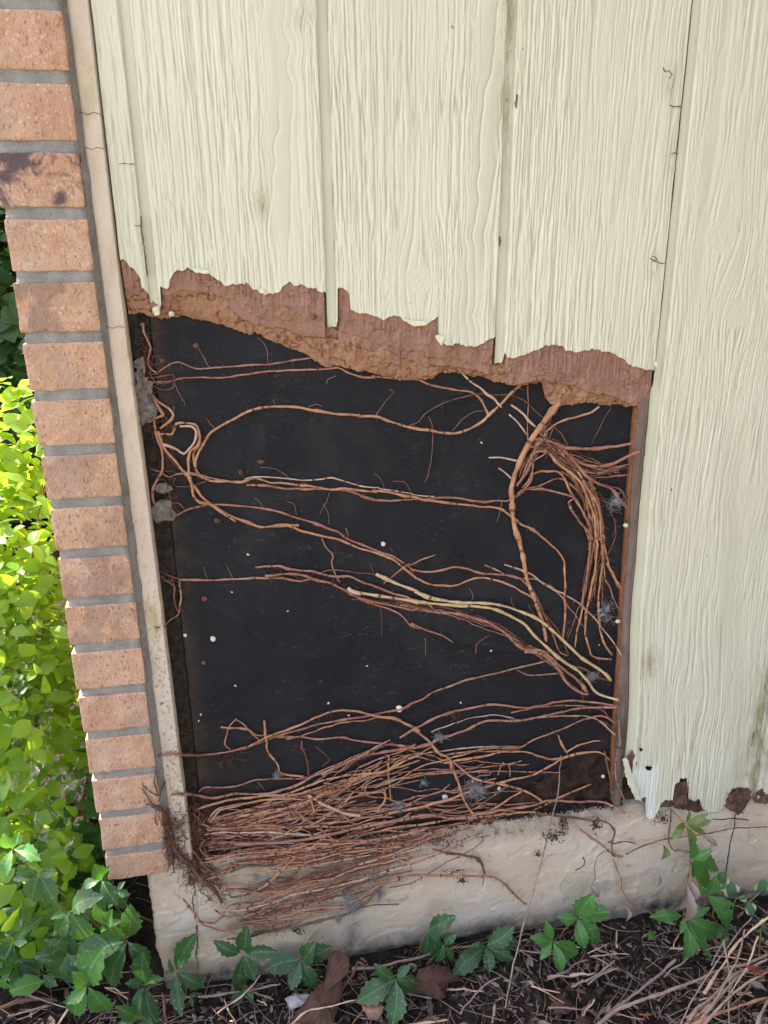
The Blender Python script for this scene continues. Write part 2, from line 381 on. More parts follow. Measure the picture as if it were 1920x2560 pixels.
em=edge('T 735,1700 800,1745 850,1760 900,1770 960,1742 1000,1750 1040,1735 1080,1720 1200,1740 1300,1760 1340,1770 1400,1800 1440,1840 1480,1860 1560,1885 1620,1900 U 60,1880 150,1890 250,1895 330,1910 420,1930 530,1940 600,1970 650,1975 700,1990 760,2015 800,2030 870,2070 950,2120 B 100,245 200,255 300,275 350,298 400,300 430,305 470,300 560,320 640,325 700,340 750,345 765,440 800,445 850,432 950,412 1050,440 1110,445 1180,480 1250,492 1320,505 1380,535 1415,550 1440,545 1450,580 1490,575 1510,545 1528,372',.003)
eb=edge('T 735,1850 770,1862 830,1855 890,1870 950,1890 1000,1890 1060,1870 1120,1880 1200,1900 1300,1925 1400,1955 1500,1985 A 840,190 900,195 960,215 1040,250 1100,280 1170,300 1230,325 1280,370 1330,395 1400,395 1450,400 1500,415 1560,430 B 0,368 60,380 130,395 200,412 290,415 370,410 405,390 430,375 500,375 560,395 650,405 690,425 750,432 800,445 870,435 920,430 945,430 960,500 985,540 1030,552 1080,550 1180,530 1290,548 1340,540 1380,548 1415,552 1430,520 1460,500 1500,480 1526,372',.012)
xs=np.arange(-.1305,.4968,.0009)
def ytop(X,Z,v):
    y=.0020+.0024*(1-v)**1.5
    for k in (1,2,3):
        a,b=GW[k]; y=y+.0086*sst(a-.003,a-.0005,X)*sst(b+.004,b+.0015,X)
    return y-.0030*(grain(X,Z)-.5)*sst(.15,.6,v)+.0010*(vn(X*330,Z*9,64)-.5)*v
layer('surface_fibre',xs,lambda x:zb1(x)+.010+0*x,lambda x:np.minimum(np.interp(x,*em)+.004*(fbm(x*120,x*0,66)-.5),zb1(x)-.0005)+.0015*(vn(x*600,x*0,67)-.5),ytop,44,SKINF,sp1,'red-brown bared fibre under the torn paint edge',fold=.0062,na=.0022)
def gpush(X):
    y=0
    for k in (1,2,3):
        a,b=GW[k]; y=y+sst(a-.003,a-.0005,X)*sst(b+.004,b+.0015,X)
    return y
def ycore(X,Z,v): return .0068*gpush(X)*sst(.3,.8,v)+ .0050+.0075*(1-v)-.0028*np.sin(v*math.pi)+.0018*(fbm(X*45,Z*45,80)-.5)*2
xc=np.arange(-.1305,.4960,.0009)
layer('fibre_core',xc,lambda x:np.interp(x,*em)+.022,lambda x:np.minimum(np.interp(x,*eb),np.interp(x,*em)-.0008)+.0035*(fbm(x*170,x*0,68)-.5)+.0016*(vn(x*700,x*0,69)-.5),ycore,46,COREF,sp1,'tan crumbling core of the board at the torn foot',fold=.0155,na=.0042)
# mid ledge: a second ragged flake between skin and core
def zmidb(x): return np.interp(x,*em)-.006-.010*fbm(x*35,x*0,70)+.003*(fbm(x*260,x*0,71)-.5)
layer('fibre_flake',np.arange(-.02,.285,.0009),lambda x:np.interp(x,*em)+.01,lambda x:np.maximum(zmidb(x),np.interp(x,*eb)+.003),lambda X,Z,v:.0040+.0025*(1-v)+.006*gpush(X),20,SKINF,sp1,fold=.008,na=.0015,seed=91)
V=[];Fc=[]
# rusty nail in the bared fibre
def disc(c,r,n=(0,-1,0),seg=14,th=.0012,V=None,Fc=None,jit=0):
    b=len(V); n=Vector(n).normalized(); q=n.to_track_quat('Z','Y')
    for k,(rr,hh) in enumerate(((r*.92,0),(r,th*.4),(r*.85,th),(r*.3,th*1.25))):
        for i in range(seg):
            a=2*math.pi*i/seg; j=1+jit*(random.random()-.5)
            V.append(tuple(Vector(c)+q@Vector((rr*j*math.cos(a),rr*j*math.sin(a),hh))))
    for k in range(3):
        for i in range(seg):
            j=(i+1)%seg; Fc.append((b+k*seg+i,b+k*seg+j,b+(k+1)*seg+j,b+(k+1)*seg+i))
    Fc.append(tuple(b+3*seg+i for i in range(seg)))
RUST=m_flat('rusty_metal',(.10,.045,.03),(.22,.12,.08),300,.7)
GALV=m_flat('nail_pale',(.55,.50,.40),(.72,.68,.58),300,.5)
def nail(c,r,lab,mat=GALV,length=.012,n=(0,-1,0),grp=None):
    root=None
    V=[];Fc=[];disc(c,r,n,V=V,Fc=Fc)
    h=meshobj('nail_head',V,Fc,mat)
    root=empty('siding_nail',tuple(c)); h.parent=root; h.matrix_parent_inverse=Matrix.Translation(-Vector(c))
    V=[];Fc=[];q=Vector(n).normalized().to_track_quat('Z','Y')
    for k,hh in enumerate((0,-length)):
        for i in range(8):
            a=math.pi/4*i; V.append(tuple(Vector(c)+q@Vector((r*.42*math.cos(a),r*.42*math.sin(a),hh))))
    for i in range(8): Fc.append((i,(i+1)%8,8+(i+1)%8,8+i))
    s=meshobj('nail_shank',V,Fc,RUST,root)
    tag(root,lab,'nail',grp); return root
nail(P(*cv('U',435,1877),.0015),.0036,'rusty nail head sunk in the bared red fibre left of the second groove',RUST)
nail(P(*cv('B',1378,1168),-.004),.0034,'pale nail poking out beside the opening right edge, uppermost of three there',n=(-.5,-1,-.2))
nail(P(*cv('D',1340,35),-.006),.0001+.0030,'pale nail beside the opening right edge just under the uppermost one',n=(-.6,-1,.1)) if False else None
nail(P(*cv('D',1290,600),-.004),.0032,'pale nail with shank showing at the opening right edge beside the hanging stems',n=(-.4,-1,-.1))
nail(P(*cv('F',1440,215),.006),.0030,'pale nail low in the rotten brown corner of the opening',n=(-.2,-1,.2))
nail(P(*cv('A',424,82),.002),.0032,'pale nail at the torn foot right of the leftmost groove strip',n=(0,-1,-.2))
# --- right sheet ---
def warp2(G):
    Z=G[...,2]; x=G[...,0]
    s=.0035*sst(.76,.60,Z)+.0115*sst(.60,.36,Z)+.002*sst(.36,.2,Z)
    s=s*np.where(x<.60,1,1)
    G=G.copy(); G[...,0]+=s; G[...,1]-=.006*sst(.55,.25,Z); return G
def unw(x,z): return x-(.0035*sst(.76,.60,z)+.0115*sst(.60,.36,z)+.002*sst(.36,.2,z))
def edge2(s):
    x,z=edge(s,-.006); return np.array([unw(a,b) for a,b in zip(x,z)]),z
e2=edge2('G 455,640 500,645 550,805 600,838 612,805 645,800 648,960 680,985 710,970 750,900 762,850 800,822 862,830 866,705 918,680 921,640 980,640 990,700 1000,830 1060,838 1085,812 1120,905 1160,935 1250,928 1310,885 1320,780 1360,735 1480,730 1510,790 1550,835 1600,800 1659,830')
def zb2(x):
    z=np.interp(x,*e2)+.0025*(vn(x*380,x*0,41)-.5)+.003*(vn(x*120,x*0,42)-.5)
    return np.where(x>.74,.205+.006*fbm(x*40,x*0,43),z)
sp2=empty('siding_sheet',(.8,0,.9))
tag(sp2,'right-hand cream wood-grain siding sheet reaching down to a rotten ragged foot on the foundation','siding')
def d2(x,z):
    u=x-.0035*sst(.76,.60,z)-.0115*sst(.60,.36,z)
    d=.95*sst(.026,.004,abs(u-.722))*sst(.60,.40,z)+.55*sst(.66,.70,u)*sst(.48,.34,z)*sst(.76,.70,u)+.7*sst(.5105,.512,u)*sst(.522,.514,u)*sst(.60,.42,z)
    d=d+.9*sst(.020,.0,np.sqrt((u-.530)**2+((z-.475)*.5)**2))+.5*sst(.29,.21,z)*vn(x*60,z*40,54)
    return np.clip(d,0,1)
def prim(x,z):
    u=x-.0155; return sst(.560,.553,u+.004*vn(z*200,x*200,55))*sst(.300,.290,z-.004*np.sin(x*60)+.003*vn(x*160,z*0,56))*sst(.509,.511,u)
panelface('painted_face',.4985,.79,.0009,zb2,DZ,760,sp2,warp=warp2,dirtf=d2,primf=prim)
panelface('outer_face',.79,3.2,.03,lambda x:x*0+.205,DZ,40,sp2,amp=0,warp=warp2)
panelface('upper_face',.4985,3.2,.03,lambda x:x*0+DZ,2.5,30,sp2,amp=0,warp=warp2)
# lap tongue of the right sheet (bare, weathered, rough)
zz=np.linspace(.232,.873,420); vv=np.linspace(0,1,15)
Zt=np.repeat(zz[:,None],15,1); wl=np.interp(zz,[.23,.38,.52,.69,.84,.88],[.4865,.4805,.4860,.4855,.4835,.485])
# tongue spans from wl to .4992 in unwarped coordinates
Xt=wl[:,None]+vv[None]*(.4963-wl[:,None])+.0012*(vn(Zt*130,Zt*0+vv,46)-.5)*(vv<.5)
Yt=.0035+.0010*np.cos(vv*5)[None]+.0022*(fbm(Xt*240,Zt*60,47)-.5)+np.where(vv<.04,.012,0)[None]-.0012*np.exp(-((vv-.95)/.1)**2)[None]
gridmesh('lap_tongue',warp2(np.stack([Xt,Yt,Zt],-1))[:, :],LAPF,sp2)['label']='bare weathered brown lap edge at the opening right side'
# back of the tongue down to the sheathing, stained orange
V=[];Fc=[]
Zf=np.linspace(.25,.90,60); Xf=np.stack([np.interp(Zf,[.23,.38,.52,.69,.84,.88],[.4865,.4805,.4860,.4855,.4835,.485])-.0020+.0008*(vn(Zf*90,Zf*0+k*9,48)-.5) for k in range(4)],1)
Xf[:,1:]+=np.array([0,.0018,.0036])[None]; Yf=np.array([.0164,.0085,.0075,.0085])[None]+0*Xf
gridmesh('stained_strip',warp2(np.stack([Xf,Yf,Zf[:,None]+0*Xf],-1)),m_flat('orange_stain_wood',(.30,.12,.05),(.16,.07,.04),200,.9),sp2)
# curled splinter at the lower left corner of the right sheet
def plate(name,pts,mat,parent=None,th=.0015,Yf=None,sub=.004,bend=0,attrs=None,rough=1):
    """irregular flat flake: fan-filled outline with thickness and relief"""
    n=len(pts); c=sum((Vector(p) for p in pts),Vector())/n; rings=5
    V=[];Fc=[]
    nn=Vector((0,0,0))
    for i in range(n): nn+= (Vector(pts[i])-c).cross(Vector(pts[(i+1)%n])-c)
    nn.normalize()
    for s in (1,-1):
        for r in range(1,rings+1):
            for p in pts:
                q=c.lerp(Vector(p),r/rings); f=mnoise.noise(q*90)*.0016*rough+mnoise.noise(q*300)*.0010*rough-bend*(r/rings)**2
                V.append(q+nn*(s*th/2*(1 if r<rings else .3)+f))
        V.append(c+nn*(s*th/2+mnoise.noise(c*90)*.0016))
    N1=rings*n+1
    for k,s in enumerate((1,-1)):
        o=k*N1
        for r in range(rings-1):
            for i in range(n):
                j=(i+1)%n; f=(o+r*n+i,o+r*n+j,o+(r+1)*n+j,o+(r+1)*n+i); Fc.append(f if s<0 else f[::-1])
        for i in range(n):
            j=(i+1)%n; f=(o+i,o+j,o+N1-1); Fc.append(f[::-1] if s<0 else f)
    for i in range(n):
        j=(i+1)%n; a=(rings-1)*n; Fc.append((a+i,a+j,N1+a+j,N1+a+i))
    return meshobj(name,V,Fc,mat,parent,sm=False)
def jag(pts,amp=.001,step=.003):
    out=[]
    for i in range(len(pts)):
        a=Vector(pts[i]);b=Vector(pts[(i+1)%len(pts)]); k=max(1,int((b-a).length/step))
        for j in range(k):
            p=a.lerp(b,j/k); out.append(p+Vector((random.uniform(-1,1),0,random.uniform(-1,1)))*amp*(1 if j else .3))
    return out
def rotpatch(s,Y,lab=None,mat=ROTF,par=None,name='rotten_patch',th=.004):
    p=[P(x,y,Y) for x,y in pix(s)]; o=plate(name,jag(p,.0020,.003),mat,par,th,rough=2 if mat is ROTF else .6)
    if lab:o['label']=lab
    return o
SPL=M('cream_flake',.5,.35); SPL.col((.66,.66,.50)); SPL=SPL.m
o=rotpatch('G 452,490 490,488 520,600 560,700 600,790 606,842 560,815 530,760 500,680 470,580',-.012,'cream splinter curling off the lower left corner',SPL,sp2,'paint_splinter',.002)
o=rotpatch('G 500,470 560,400 560,500 590,640 600,760 570,720 540,640 515,560',-.002,None,ROTF,sp2,'bare_corner')
rotpatch('G 850,880 760,880 800,840 850,830 862,700 920,680 915,640 985,638 985,680 1020,705 1000,760 1000,830 1030,850 1085,815 1110,880 1125,915 1050,925 950,905',.001,'dark rotten chunk showing through a notch in the foot',ROTF,sp2)
rotpatch('G 870,760 960,740 1000,790 1000,860 900,880 860,840',-.004,None,ROTF,sp2,'rotten_flake')
rotpatch('G 870,700 1000,680 1022,705 980,770 900,780',-.006,None,ROTF,sp2,'rotten_flake',th=.003)
rotpatch('G 1290,885 1330,800 1350,740 1420,725 1500,728 1515,790 1480,870 1450,940 1400,948 1340,910',-.007,'dark rotten burst at the foot beside the next groove',ROTF,sp2)
rotpatch('G 1330,780 1400,740 1490,760 1480,830 1400,850 1340,840',-.012,None,ROTF,sp2,'rotten_flake')
rotpatch('G 1560,770 1600,735 1640,780 1690,790 1690,850 1600,850 1545,850',-.006,None,ROTF,sp2,'rotten_flake')
for s_,dy in (('T 1140,1600 1165,1585 1240,1600 1235,1622 1160,1618',0),('U 960,1890 1000,1893 1055,1912 1050,1922 985,1908',0),('B 240,105 300,108 340,112 345,128 290,138 250,122',0),('T 905,1820 940,1818 945,1868 915,1870',.003),('B 390,185 420,178 440,195 425,240 395,200',0),('U 100,1712 135,1708 160,1740 120,1738',0),('B 1525,318 1540,320 1538,350 1527,345',0)):
    p=[P(x,y,-.004+dy) for x,y in pix(s_)]; plate('paint_flake',jag(p,.0006,.003),SPL,sp1,.0008,rough=.8)
HOLE=M('hole_dark',1,0); HOLE.col((.012,.010,.009)); HOLE=HOLE.m
GRIME=M('grime_crack',1,0); GRIME.col((.16,.13,.08)); GRIME=GRIME.m
for s_,w_,par_ in (('T 705,972 740,968 795,972',.0004,0),('T 795,1335 838,1338',.0004,0),('T 835,1280 845,1400 858,1500 872,1640',.0006,0),('V 1078,622 1100,630 1152,632',.0005,0),('V 1085,912 1105,902 1128,912',.0004,0),('V 960,1528 985,1545 1015,1555 1050,1560',.0005,0),('V 172,560 165,610 168,640',.0010,0),('V 200,285 212,290',.0005,0),('V 70,1400 75,1430 68,1455',.0013,0),('U 1255,150 1262,165',.0006,0),('U 1000,1795 1012,1798',.0005,0),('V 1040,400 1050,425 1075,420 1095,445 1080,462',.0004,0),('V 975,1520 990,1518 1000,1540 985,1548 975,1535',.0004,0),
   ('K 680,1620 665,1740 655,1860',.0012,1),('K 150,55 155,70',.0007,1),('K 378,488 380,492',.0010,1),('K 480,1660 485,1690',.0008,1)):
    pp=[P(x,y,-.0014-(.004 if y>1500 else 0)*par_) for x,y in pix(s_)]
    q=[np.array(pp[0])]
    for a_,b_ in zip(pp[:-1],pp[1:]):
        n_=max(1,int(np.linalg.norm(b_-a_)/.003))
        for k_ in range(1,n_+1): q.append(a_+(b_-a_)*k_/n_+np.array([rng.normal(0,.0004),0,rng.normal(0,.0003)]))
    V=[];Fc=[]
    for i,p_ in enumerate(q):
        d_=(q[min(i+1,len(q)-1)]-q[max(i-1,0)]); d_/=max(1e-9,np.linalg.norm(d_)); n_=np.array([-d_[2],0,d_[0]])*w_*random.uniform(.3,1.1)
        V+=[tuple(p_+n_),tuple(p_-n_),tuple(p_+n_+np.array([0,.004,0])),tuple(p_-n_+np.array([0,.004,0]))]
    for i in range(len(q)-1):
        for a_,b_ in ((0,1),(1,3),(3,2),(2,0)): Fc.append((4*i+a_,4*i+b_,4*i+4+b_,4*i+4+a_))
    meshobj('paint_crack',V,Fc,GRIME,sp2 if par_ else sp1,sm=False)
rotpatch('G 636,562 655,545 672,552 700,560 680,585 655,580',-.0078,None,HOLE,sp2,'worm_hole',.001)
rotpatch('G 590,395 612,405 625,418 600,432 600,415',-.0078,None,HOLE,sp2,'worm_hole',.001)
# ============================================================ SHEATHING, TRIM, BRICK, FOUNDATION
zf=.2235
sb=empty('sheathing_board',(.2,.0165,.6)); tag(sb,'black fibreboard sheathing bared behind the torn siding','sheathing')
xs=np.linspace(-.1085,.60,330); zs=np.linspace(.19,1.1,400); X,Z=np.meshgrid(xs,zs)
Y=SH_Y+.0006*(fbm(X*60,Z*60,100)-.5)
dirt=sst(.30,.23,Z)*.9+sst(-.085,-.108,X)*.7+.30*sst(.5,.3,Z)*sst(.1,-.1,X)+.95*sst(.40,.5,X)*sst(.38,.26,Z)
gridmesh('board_face',np.stack([X,Y,Z],-1),BLACK,sb,attrs={'dirt':np.clip(dirt,0,1)})
V=[];Fc=[]; box(V,Fc,(-.128,.020,.235),(3.2,.60,2.45)); meshobj('house_box',V,Fc,BLACK,sb,sm=False)  # solid unseen box for the house, added so no sunlight leaks through gaps
# dirty strip of backing left of the board seam
st=empty('backing_strip',(-.12,.014,.6)); tag(st,'dark dirt-caked backing strip filling the gap beside the painted trim board','backing strip')
xs=np.linspace(-.1345,-.1100,26); zs=np.linspace(.20,1.3,700); X,Z=np.meshgrid(xs,zs)
Y=.0135+.003*sst(.3,.9,(X+.1345)/.0245)+.0045*(fbm(X*150,Z*110,102)-.5)*2
xe=X+.0012*(fbm(Z*90,X*0,103)-.5)*(X>-.112)
gridmesh('strip_face',np.stack([xe,Y,Z],-1),m_flat('caked_dirt',(.016,.013,.011),(.05,.040,.030),120,.95,1,bd=.002),st)
# trim
tb=empty('trim_board',(-.143,0,.75)); tag(tb,'narrow cream painted trim board between the bricks and the siding','trim')
zs=np.linspace(.232,1.42,800); xl=-.1560+0*zs; xr=np.interp(zs,[.2,.34,.6,.8,.9622,1.1,1.42],[-.1245,-.1262,-.1285,-.1305,-.1327,-.1333,-.1320])
v=np.linspace(0,1,30); X=xl[:,None]+v[None]*(xr-xl)[:,None]; Z=zs[:,None]+0*X
Y=-.0050-.0010*np.sin(v*math.pi)[None]+.0016*(fbm(X*60,Z*35,104)-.5)*2+.004*sst(.30,0,v)[None]
Y[:,-1]=.013; X[:,-1]+=.0003; X[:,-2]+=.0008*(fbm(zs*120,zs*0,105)-.5)
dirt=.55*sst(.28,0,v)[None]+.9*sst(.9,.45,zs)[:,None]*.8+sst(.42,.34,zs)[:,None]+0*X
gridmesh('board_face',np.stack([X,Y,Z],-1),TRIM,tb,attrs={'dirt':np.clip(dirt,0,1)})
V=[];Fc=[]; box(V,Fc,(-.156,.004,1.42),(-.132,.02,2.5)); meshobj('upper_board',V,Fc,TRIM,tb,sm=False)
for zc in (P(*cv('T',520,680))[2],P(*cv('T',540,885))[2],P(*cv('T',700,1937))[2]):
    V=[];Fc=[]
    for i in range(13):
        x=-.1555+.0225*i/12; dz=.0010*math.sin(i*.9)+.0006*random.random()
        for s in (-.00022,.00022): V.append((x,-.0066,zc+dz+s))
    for i in range(12): Fc.append((2*i,2*i+2,2*i+3,2*i+1))
    meshobj('hairline_crack',V,Fc,HOLE,tb)
# brick
bw=empty('brick_wall',(-.19,.3,.231)); tag(bw,'pinkish-orange brick wall end with grey mortar joints at the left','brick wall')
bx0,bx1=-.2375,-.1555; pitch=.06149; z0j=1.2622; brV=[];brF=[];brT=[];brB=[]
def brick(a,b,tone,burn,n=(20,8,14),rr=.0022):
    """rounded, chipped box"""
    a=np.array(a);b=np.array(b); c=(a+b)/2;h=(b-a)/2; sd=int(abs(a[2])*1000+abs(a[1])*50)
    for ax in range(3):
        for s in (-1,1):
            u,w=[i for i in range(3) if i!=ax]; nu,nw=n[u],n[w]
            tu=np.linspace(-1,1,nu+1);tw=np.linspace(-1,1,nw+1); U,W_=np.meshgrid(tu,tw,indexing='ij')
            p=np.zeros(U.shape+(3,)); p[...,u]=U*h[u];p[...,w]=W_*h[w];p[...,ax]=s*h[ax]
            q=np.clip(p,-(h-rr),(h-rr)); d=p-q; L=np.linalg.norm(d,axis=-1,keepdims=True); L[L==0]=1
            p=q+d/L*rr*np.minimum(1,L/rr if False else 1)
            g=p+c; nx=(fbm(g[...,0]*60+g[...,1]*60,g[...,2]*60,sd%50,3)-.5)*.0024
            edge_=np.clip((np.abs(p)/h).max(-1)-0,0,1); 
            g=g+(d/L)*nx[...,None]*1.3
            base=len(brV); m2=nw+1
            for r in g.reshape(-1,3): brV.append(tuple(r))
            brT.extend([tone]*g.shape[0]*g.shape[1]); brB.extend([burn]*g.shape[0]*g.shape[1])
            for i in range(nu):
                for j in range(nw):
                    f=(base+i*m2+j,base+(i+1)*m2+j,base+(i+1)*m2+j+1,base+i*m2+j+1)
                    flip=(s>0)^(ax==1); brF.append(f if flip else f[::-1])
tones=[.8,.75,.75,.35,.25,.15,.2,.45,.2,.55,.25,.3,.75,.6,.45,.3,.55,.4]
for k in range(-4,17):
    zt=z0j-k*pitch-.0052 if k<99 else 0; zb=zt-pitch+.0104
    if k==16: zb=.2335
    if k>=16 and zt<.24: continue
    tn=tones[k] if 0<=k<len(tones) else random.random(); bu={2:1.0,4:.45,9:.35,8:.25,7:.2,10:.3}.get(k,.0)
    j=random.uniform(-.0012,.0012)
    L=.20 if k%2 else .095
    brick((bx0+j,-.0200+random.uniform(-.0008,.0008),zb),(bx1+random.uniform(-.0008,.0004),L,zt),tn,bu,(34,12,26))
    y=L+.0104; i=0
    while y<1.5:
        brick((bx0+j,y,zb),(bx1,y+.19,zt),random.random(),.2*(random.random()<.2),(2,8,3)); y+=.2004; i+=1
for k in range(16,-0):pass
me=meshobj('bricks',brV,brF,BRICK,bw,attr=brT); a=me.data.attributes.new('burn','FLOAT','POINT'); a.data.foreach_set('value',np.array(brB,np.float32))
# mortar core, slightly recessed, ragged
zs=np.linspace(.2375,1.5,1000); v=np.array([0,.02,.15,.3,.45,.6,.75,.9,.98,1.]); X=(bx0+.0022)+v[None]*(bx1-bx0-.0015)+0*zs[:,None]; Z=zs[:,None]+0*X
Y=-.0176+.0018*(fbm(X*120,Z*150,110)-.5)*2; Y[:,0]=.02; Y[:,-1]=.004
X[:,1]+=.0016*(fbm(zs*150,zs*0,111)-.5)*2
gridmesh('mortar',np.stack([X,Y,Z],-1),MORT,bw)
V=[];Fc=[]; box(V,Fc,(bx0+.004,.0,.2375),(bx1-.001,1.5,2.5)); meshobj('mortar_core',V,Fc,MORT,bw,sm=False)
# mortar smear in the corner between brick and trim
zs=np.linspace(.2375,1.42,900); w=.0035+.0030*fbm(zs*35,zs*0,112)+.0035*sst(1.0,.7,zs)
v=np.linspace(0,1,8); X=-.1565+v[None]*w[:,None]; Z=zs[:,None]+0*X
Y=-.0135+.0095*v[None]**1.3+.0016*(fbm(X*300,Z*200,113)-.5)*2
gridmesh('mortar_smear',np.stack([X,Y,Z],-1),MORT,bw)
V=[];Fc=[]; box(V,Fc,(bx0,.0,1.50),(bx1,1.5,2.5)); meshobj('upper_courses',V,Fc,BRICK,bw,sm=False)
# foundation
fo=empty('foundation_wall',(.5,0,0)); tag(fo,'cream painted concrete foundation under the siding with stained chipped paint','foundation')
xs=np.concatenate([np.linspace(-.197,.80,520),np.linspace(.82,3.2,60)]); zs=np.linspace(-.03,zf,170); X,Z=np.meshgrid(xs,zs)
Yp=np.interp(zs,[-.03,.0,.015,.05,.09,.14,.19,.205,zf],[.010,.008,.003,-.001,-.0030,-.0028,-.001,.0008,.0032])
Y=Yp[:,None]+.0010*(fbm(X*22,Z*22,120)-.5)*2+.0009*(fbm(X*150,Z*150,121)-.5)
chip=sst(.60,.66,fbm(X*22+3,Z*30,122))*.0012; Y=Y+chip
ex=-.1895+.006*(fbm(zs*28,zs*0,123)-.5)*2+.003*(fbm(zs*120,zs*0,124)-.5)+np.interp(zs,[0,.1,.2235],[.004,.004,0])
X=np.maximum(X,ex[:,None])
for (px,py,px2,py2) in ((1821,2112,1812,2360),(494,2240,494,2420)):
    a=P(px,py,0);b=P(px2,py2,0); xc=np.interp(Z,[b[2],a[2]],[b[0],a[0]])+.002*(vn(Z*60,X*0,125)-.5)
    Y=Y+.0045*np.exp(-((X-xc)/.0011)**2)*sst(.25,.5,vn(Z*45,X*0,126+px))
G=np.stack([X,Y,Z],-1)
top=np.stack([X[-1],Y[-1]*0+.035,Z[-1]-.001],-1)[None]
G=np.concatenate([G,top],0)
sidec=G[:, :1].copy(); sidec2=sidec.copy(); sidec[...,1]=.03; sidec[...,0]+=.002*np.sin(np.arange(len(sidec)))[:,None]; sidec2[...,1]=1.5
G=np.concatenate([sidec2,sidec,G],1)
D_=np.clip(sst(.055,.005,G[...,2])*1.0+.55*sst(.18,.225,G[...,2])*sst(.16,.30,G[...,0])+.5*sst(-.183,-.192,G[...,0]),0,1)  # first term darkens the face towards the ground
xd=P(880,2300,0)[0]; D_=np.maximum(D_,.75*np.exp(-((G[...,0]-xd)/.012)**2)*sst(.12,.03,G[...,2]))
gr=sst(-.13,-.06,G[...,0])*sst(.20,.10,G[...,0])*sst(.06,.12,G[...,2])*.9
gridmesh('foundation_face',G,FOUND,fo,attrs={'dirt':D_,'green':np.clip(gr,0,1)})
# rotten sill seen in the bottom right of the opening, and crumbs of it
si=empty('sill_plate',(.4,.012,.24)); tag(si,'rotten dark brown sill wood low in the right corner of the opening','sill')
xs=np.linspace(.16,.51,200); zs=np.linspace(.218,.345,70); X,Z=np.meshgrid(xs,zs)
hh=np.interp(xs,[.16,.25,.34,.42,.47,.51],[.003,.018,.045,.075,.10,.115])+.02*(fbm(xs*30,xs*0,130)-.5)
v=(Z-.218)/(.127); Z=.218+v*hh[None]; Y=.0150-.0060*(1-v)**1.5*sst(.16,.35,X)+.006*(fbm(X*70,Z*70,131)-.5)*2*sst(.16,.3,X)
gridmesh('sill_face',np.stack([X,Y,Z],-1),m_flat('rotten_sill',(.012,.009,.008),(.060,.033,.022),60,.95,1,bd=.002),si)
# unseen roof, eave deepened to shade the wall; closes the place from above
rf=empty('unseen_roof',(1.4,.6,2.5)); tag(rf,'unseen roof eave added above the wall, deepened to shade it','roof')
V=[];Fc=[]; box(V,Fc,(-.45,-.75,2.5),(3.4,2.2,2.62)); meshobj('eave_slab',V,Fc,TRIM,rf,sm=False)
# ============================================================ STEMS
def crom(p,step):
    p=[np.array(q,float) for q in p]
    if len(p)==2: p=[p[0],(p[0]+p[1])/2,p[1]]
    q=[2*p[0]-p[1]]+p+[2*p[-1]-p[-2]]; out=[]
    for i in range(1,len(q)-2):
        n=max(2,int(np.linalg.norm(q[i+1]-q[i])/step))
        for k in range(n):
            t=k/n; out.append(.5*((2*q[i])+(-q[i-1]+q[i+1])*t+(2*q[i-1]-5*q[i]+4*q[i+1]-q[i+2])*t*t+(-q[i-1]+3*q[i]-3*q[i+1]+q[i+2])*t**3))
    out.append(q[-2]); return np.array(out)
def tube(V,Fc,pts,rs,sides=7,cap=True):
    n=len(pts); b=len(V); T=np.gradient(pts,axis=0); T/=np.maximum(np.linalg.norm(T,axis=1,keepdims=True),1e-9)
    up=np.array([0.13,1,.21]); N=np.cross(T,up); N/=np.maximum(np.linalg.norm(N,axis=1,keepdims=True),1e-9); B=np.cross(T,N)
    a=np.arange(sides)*2*math.pi/sides
    R=pts[:,None]+rs[:,None,None]*(N[:,None]*np.cos(a)[None,:,None]+B[:,None]*np.sin(a)[None,:,None])
    V.extend(map(tuple,R.reshape(-1,3)))
    for i in range(n-1):
        o=b+i*sides
        for j in range(sides): k=(j+1)%sides; Fc.append((o+j,o+k,o+sides+k,o+sides+j))
    if cap: Fc.append(tuple(range(b+sides-1,b-1,-1))); Fc.append(tuple(b+(n-1)*sides+j for j in range(sides)))
def surfY(x,z):
    if x<-.156: return -.0215 if z>.231 else -.0085
    if x<-.131: return -.0075 if z>.232 else -.0085
    if z>.2215: return SH_Y if x<.497 else -.002
    return -.0082 if z<.200 else -.0082+.0080*min(1,(z-.200)/.02)
def on_surface(pp,r,lift):
    out=[]
    for px,py in pp:
        y=0.
        for _ in range(2):
            p=P(px,py,y); y=surfY(p[0],p[2])-lift-r
        out.append(P(px,py,y))
    a=np.array(out)
    if len(a)>2:                                     # ease over steps in depth, keep the pixel on its ray
        y=a[:,1].copy(); yy=y.copy()
        for i in range(len(y)):
            lo=max(0,i-1);hi=min(len(y),i+2); yy[i]=min(y[i],(y[lo:hi].min()*.5+y[i]*.5))
        a=np.array([P(px,py,v) for (px,py),v in zip(pp,yy)])
    return a
